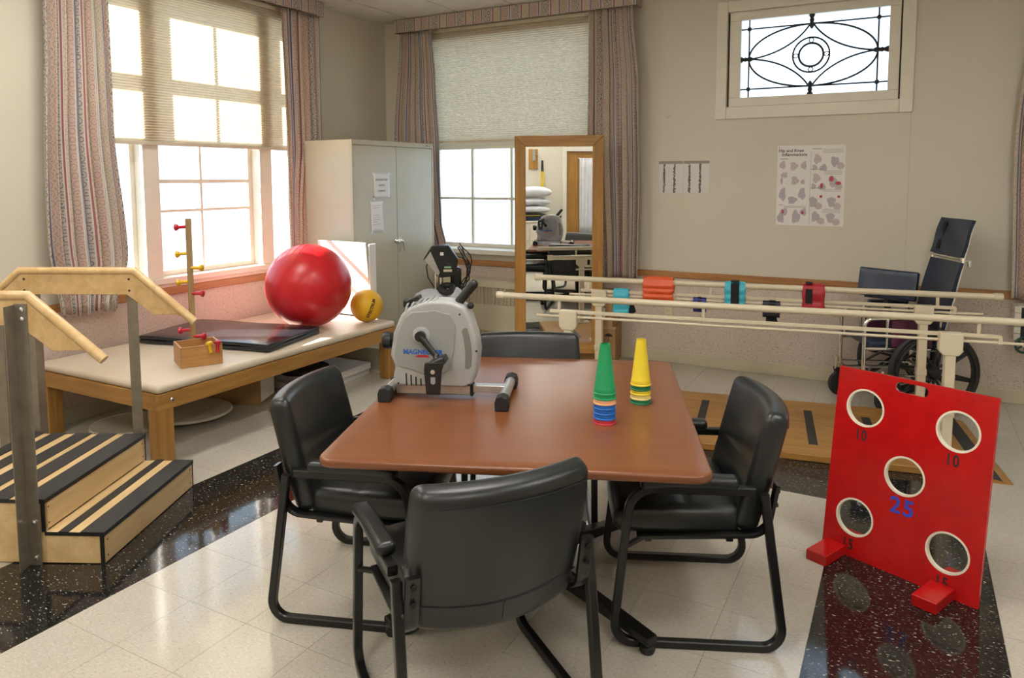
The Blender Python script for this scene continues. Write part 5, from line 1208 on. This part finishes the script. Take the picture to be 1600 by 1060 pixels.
MB().span((-0.42,-0.32,0.05),(0.36,0.30,0.86)).build('cupboard_body','white_paint',cart,bevel=0.006); MB().span((-0.44,-0.33,0.86),(0.38,0.32,0.885)).build('cupboard_top','white_paint',cart,bevel=0.004); MB().span((-0.38,-0.28,0),(0.32,0.26,0.05)).build('plinth','cabinet_dark',cart)
for x0,x1 in((-0.41,-0.035),(-0.025,0.35)):
    d=MB().span((x0,0.30,0.07),(x1,0.315,0.85)).build('cupboard_door','white_paint',cart,bevel=0.003); MB().sphere((x1-0.04 if x0<-0.2 else x0+0.04,0.325,0.55),0.012,12,8).build('knob','chrome',d)
for k,(m_,lab) in enumerate((('navy','folded navy mat under the pillows on the linen cupboard'),('pad_black','folded black mat with yellow piping under the pillows'))):
    o=thing('folded_mat',lab,'mat',(-1.14,-0.66,0.885+0.062*k)); MB().rbox((0,0,0.03),(0.66-0.04*k,0.5,0.06),0.012,2,(4,3,1)).build('mat_body',m_,o)
    if k: MB().span((-0.31,0.2485,0.026),(0.31,0.2525,0.034)).build('piping','band_yellow',o)
def pillow(label,z,w,d,h,rz):
    o=thing('pillow',label,'pillow',(-1.09,-0.66,z),deg(rz),'pillows stacked on the linen cupboard')
    def df(p):
        u,v=p.x/(w/2),p.y/(d/2); k=max(0.0,(1-u**4)*(1-v**4)); return V(p.x*(1-0.05*v*v),p.y*(1-0.05*u*u),(h/2 if p.z>0 else -h/2)*(0.12+0.88*k**0.5)*(abs(p.z)/(0.5*h))+0.006*math.sin(9*p.x+5*p.y))
    MB().rbox((0,0,h/2),(w,d,h),0.02,2,(14,12,2),df).build('pillow_body','pillow',o); return o
pillow('white pillow lowest in the stack on the linen cupboard',1.014,0.72,0.50,0.13,3); pillow('white pillow in the middle of the pillow stack',1.148,0.72,0.50,0.13,-4); pillow('bluish white plump pillow topmost in the stack',1.288,0.78,0.52,0.19,2)
pq=thing('wall_plaque','oak wall plaque with a steel hook beside the door','plaque',(-0.895,YF,1.97))
MB().span((-0.085,0,-0.18),(0.085,0.022,0.18)).build('plaque_board','oak',pq,bevel=0.004); MB().span((-0.02,0.022,-0.03),(0.03,0.04,0.17)).build('hook_plate','alu',pq,bevel=0.003)
MB().tube(fillet([(0.02,0.03,0.10),(0.10,0.04,0.06),(0.16,0.05,-0.01),(0.15,0.05,-0.03),(0.08,0.04,-0.02)],0.02,4),0.004,8).build('hook','alu',pq)
rb_=thing('exercise_band','yellow exercise band hanging from the plaque hook','exercise band',(-0.735,YF+0.05,1.945))
for x in(-0.012,0.012): MB().tube([(x*0.6,0,0.0),(x*1.2,0,-0.2)],0.012,8).build('band_grip','rubber',rb_)
for x in(-0.02,0.02): MB().tube([(x*0.8,0,-0.2),(x*1.3,0.004,-0.33),(x*0.5,0,-0.45),(x*1.1,0,-0.60)],0.013,8).build('band_loop','band_yellow',rb_)
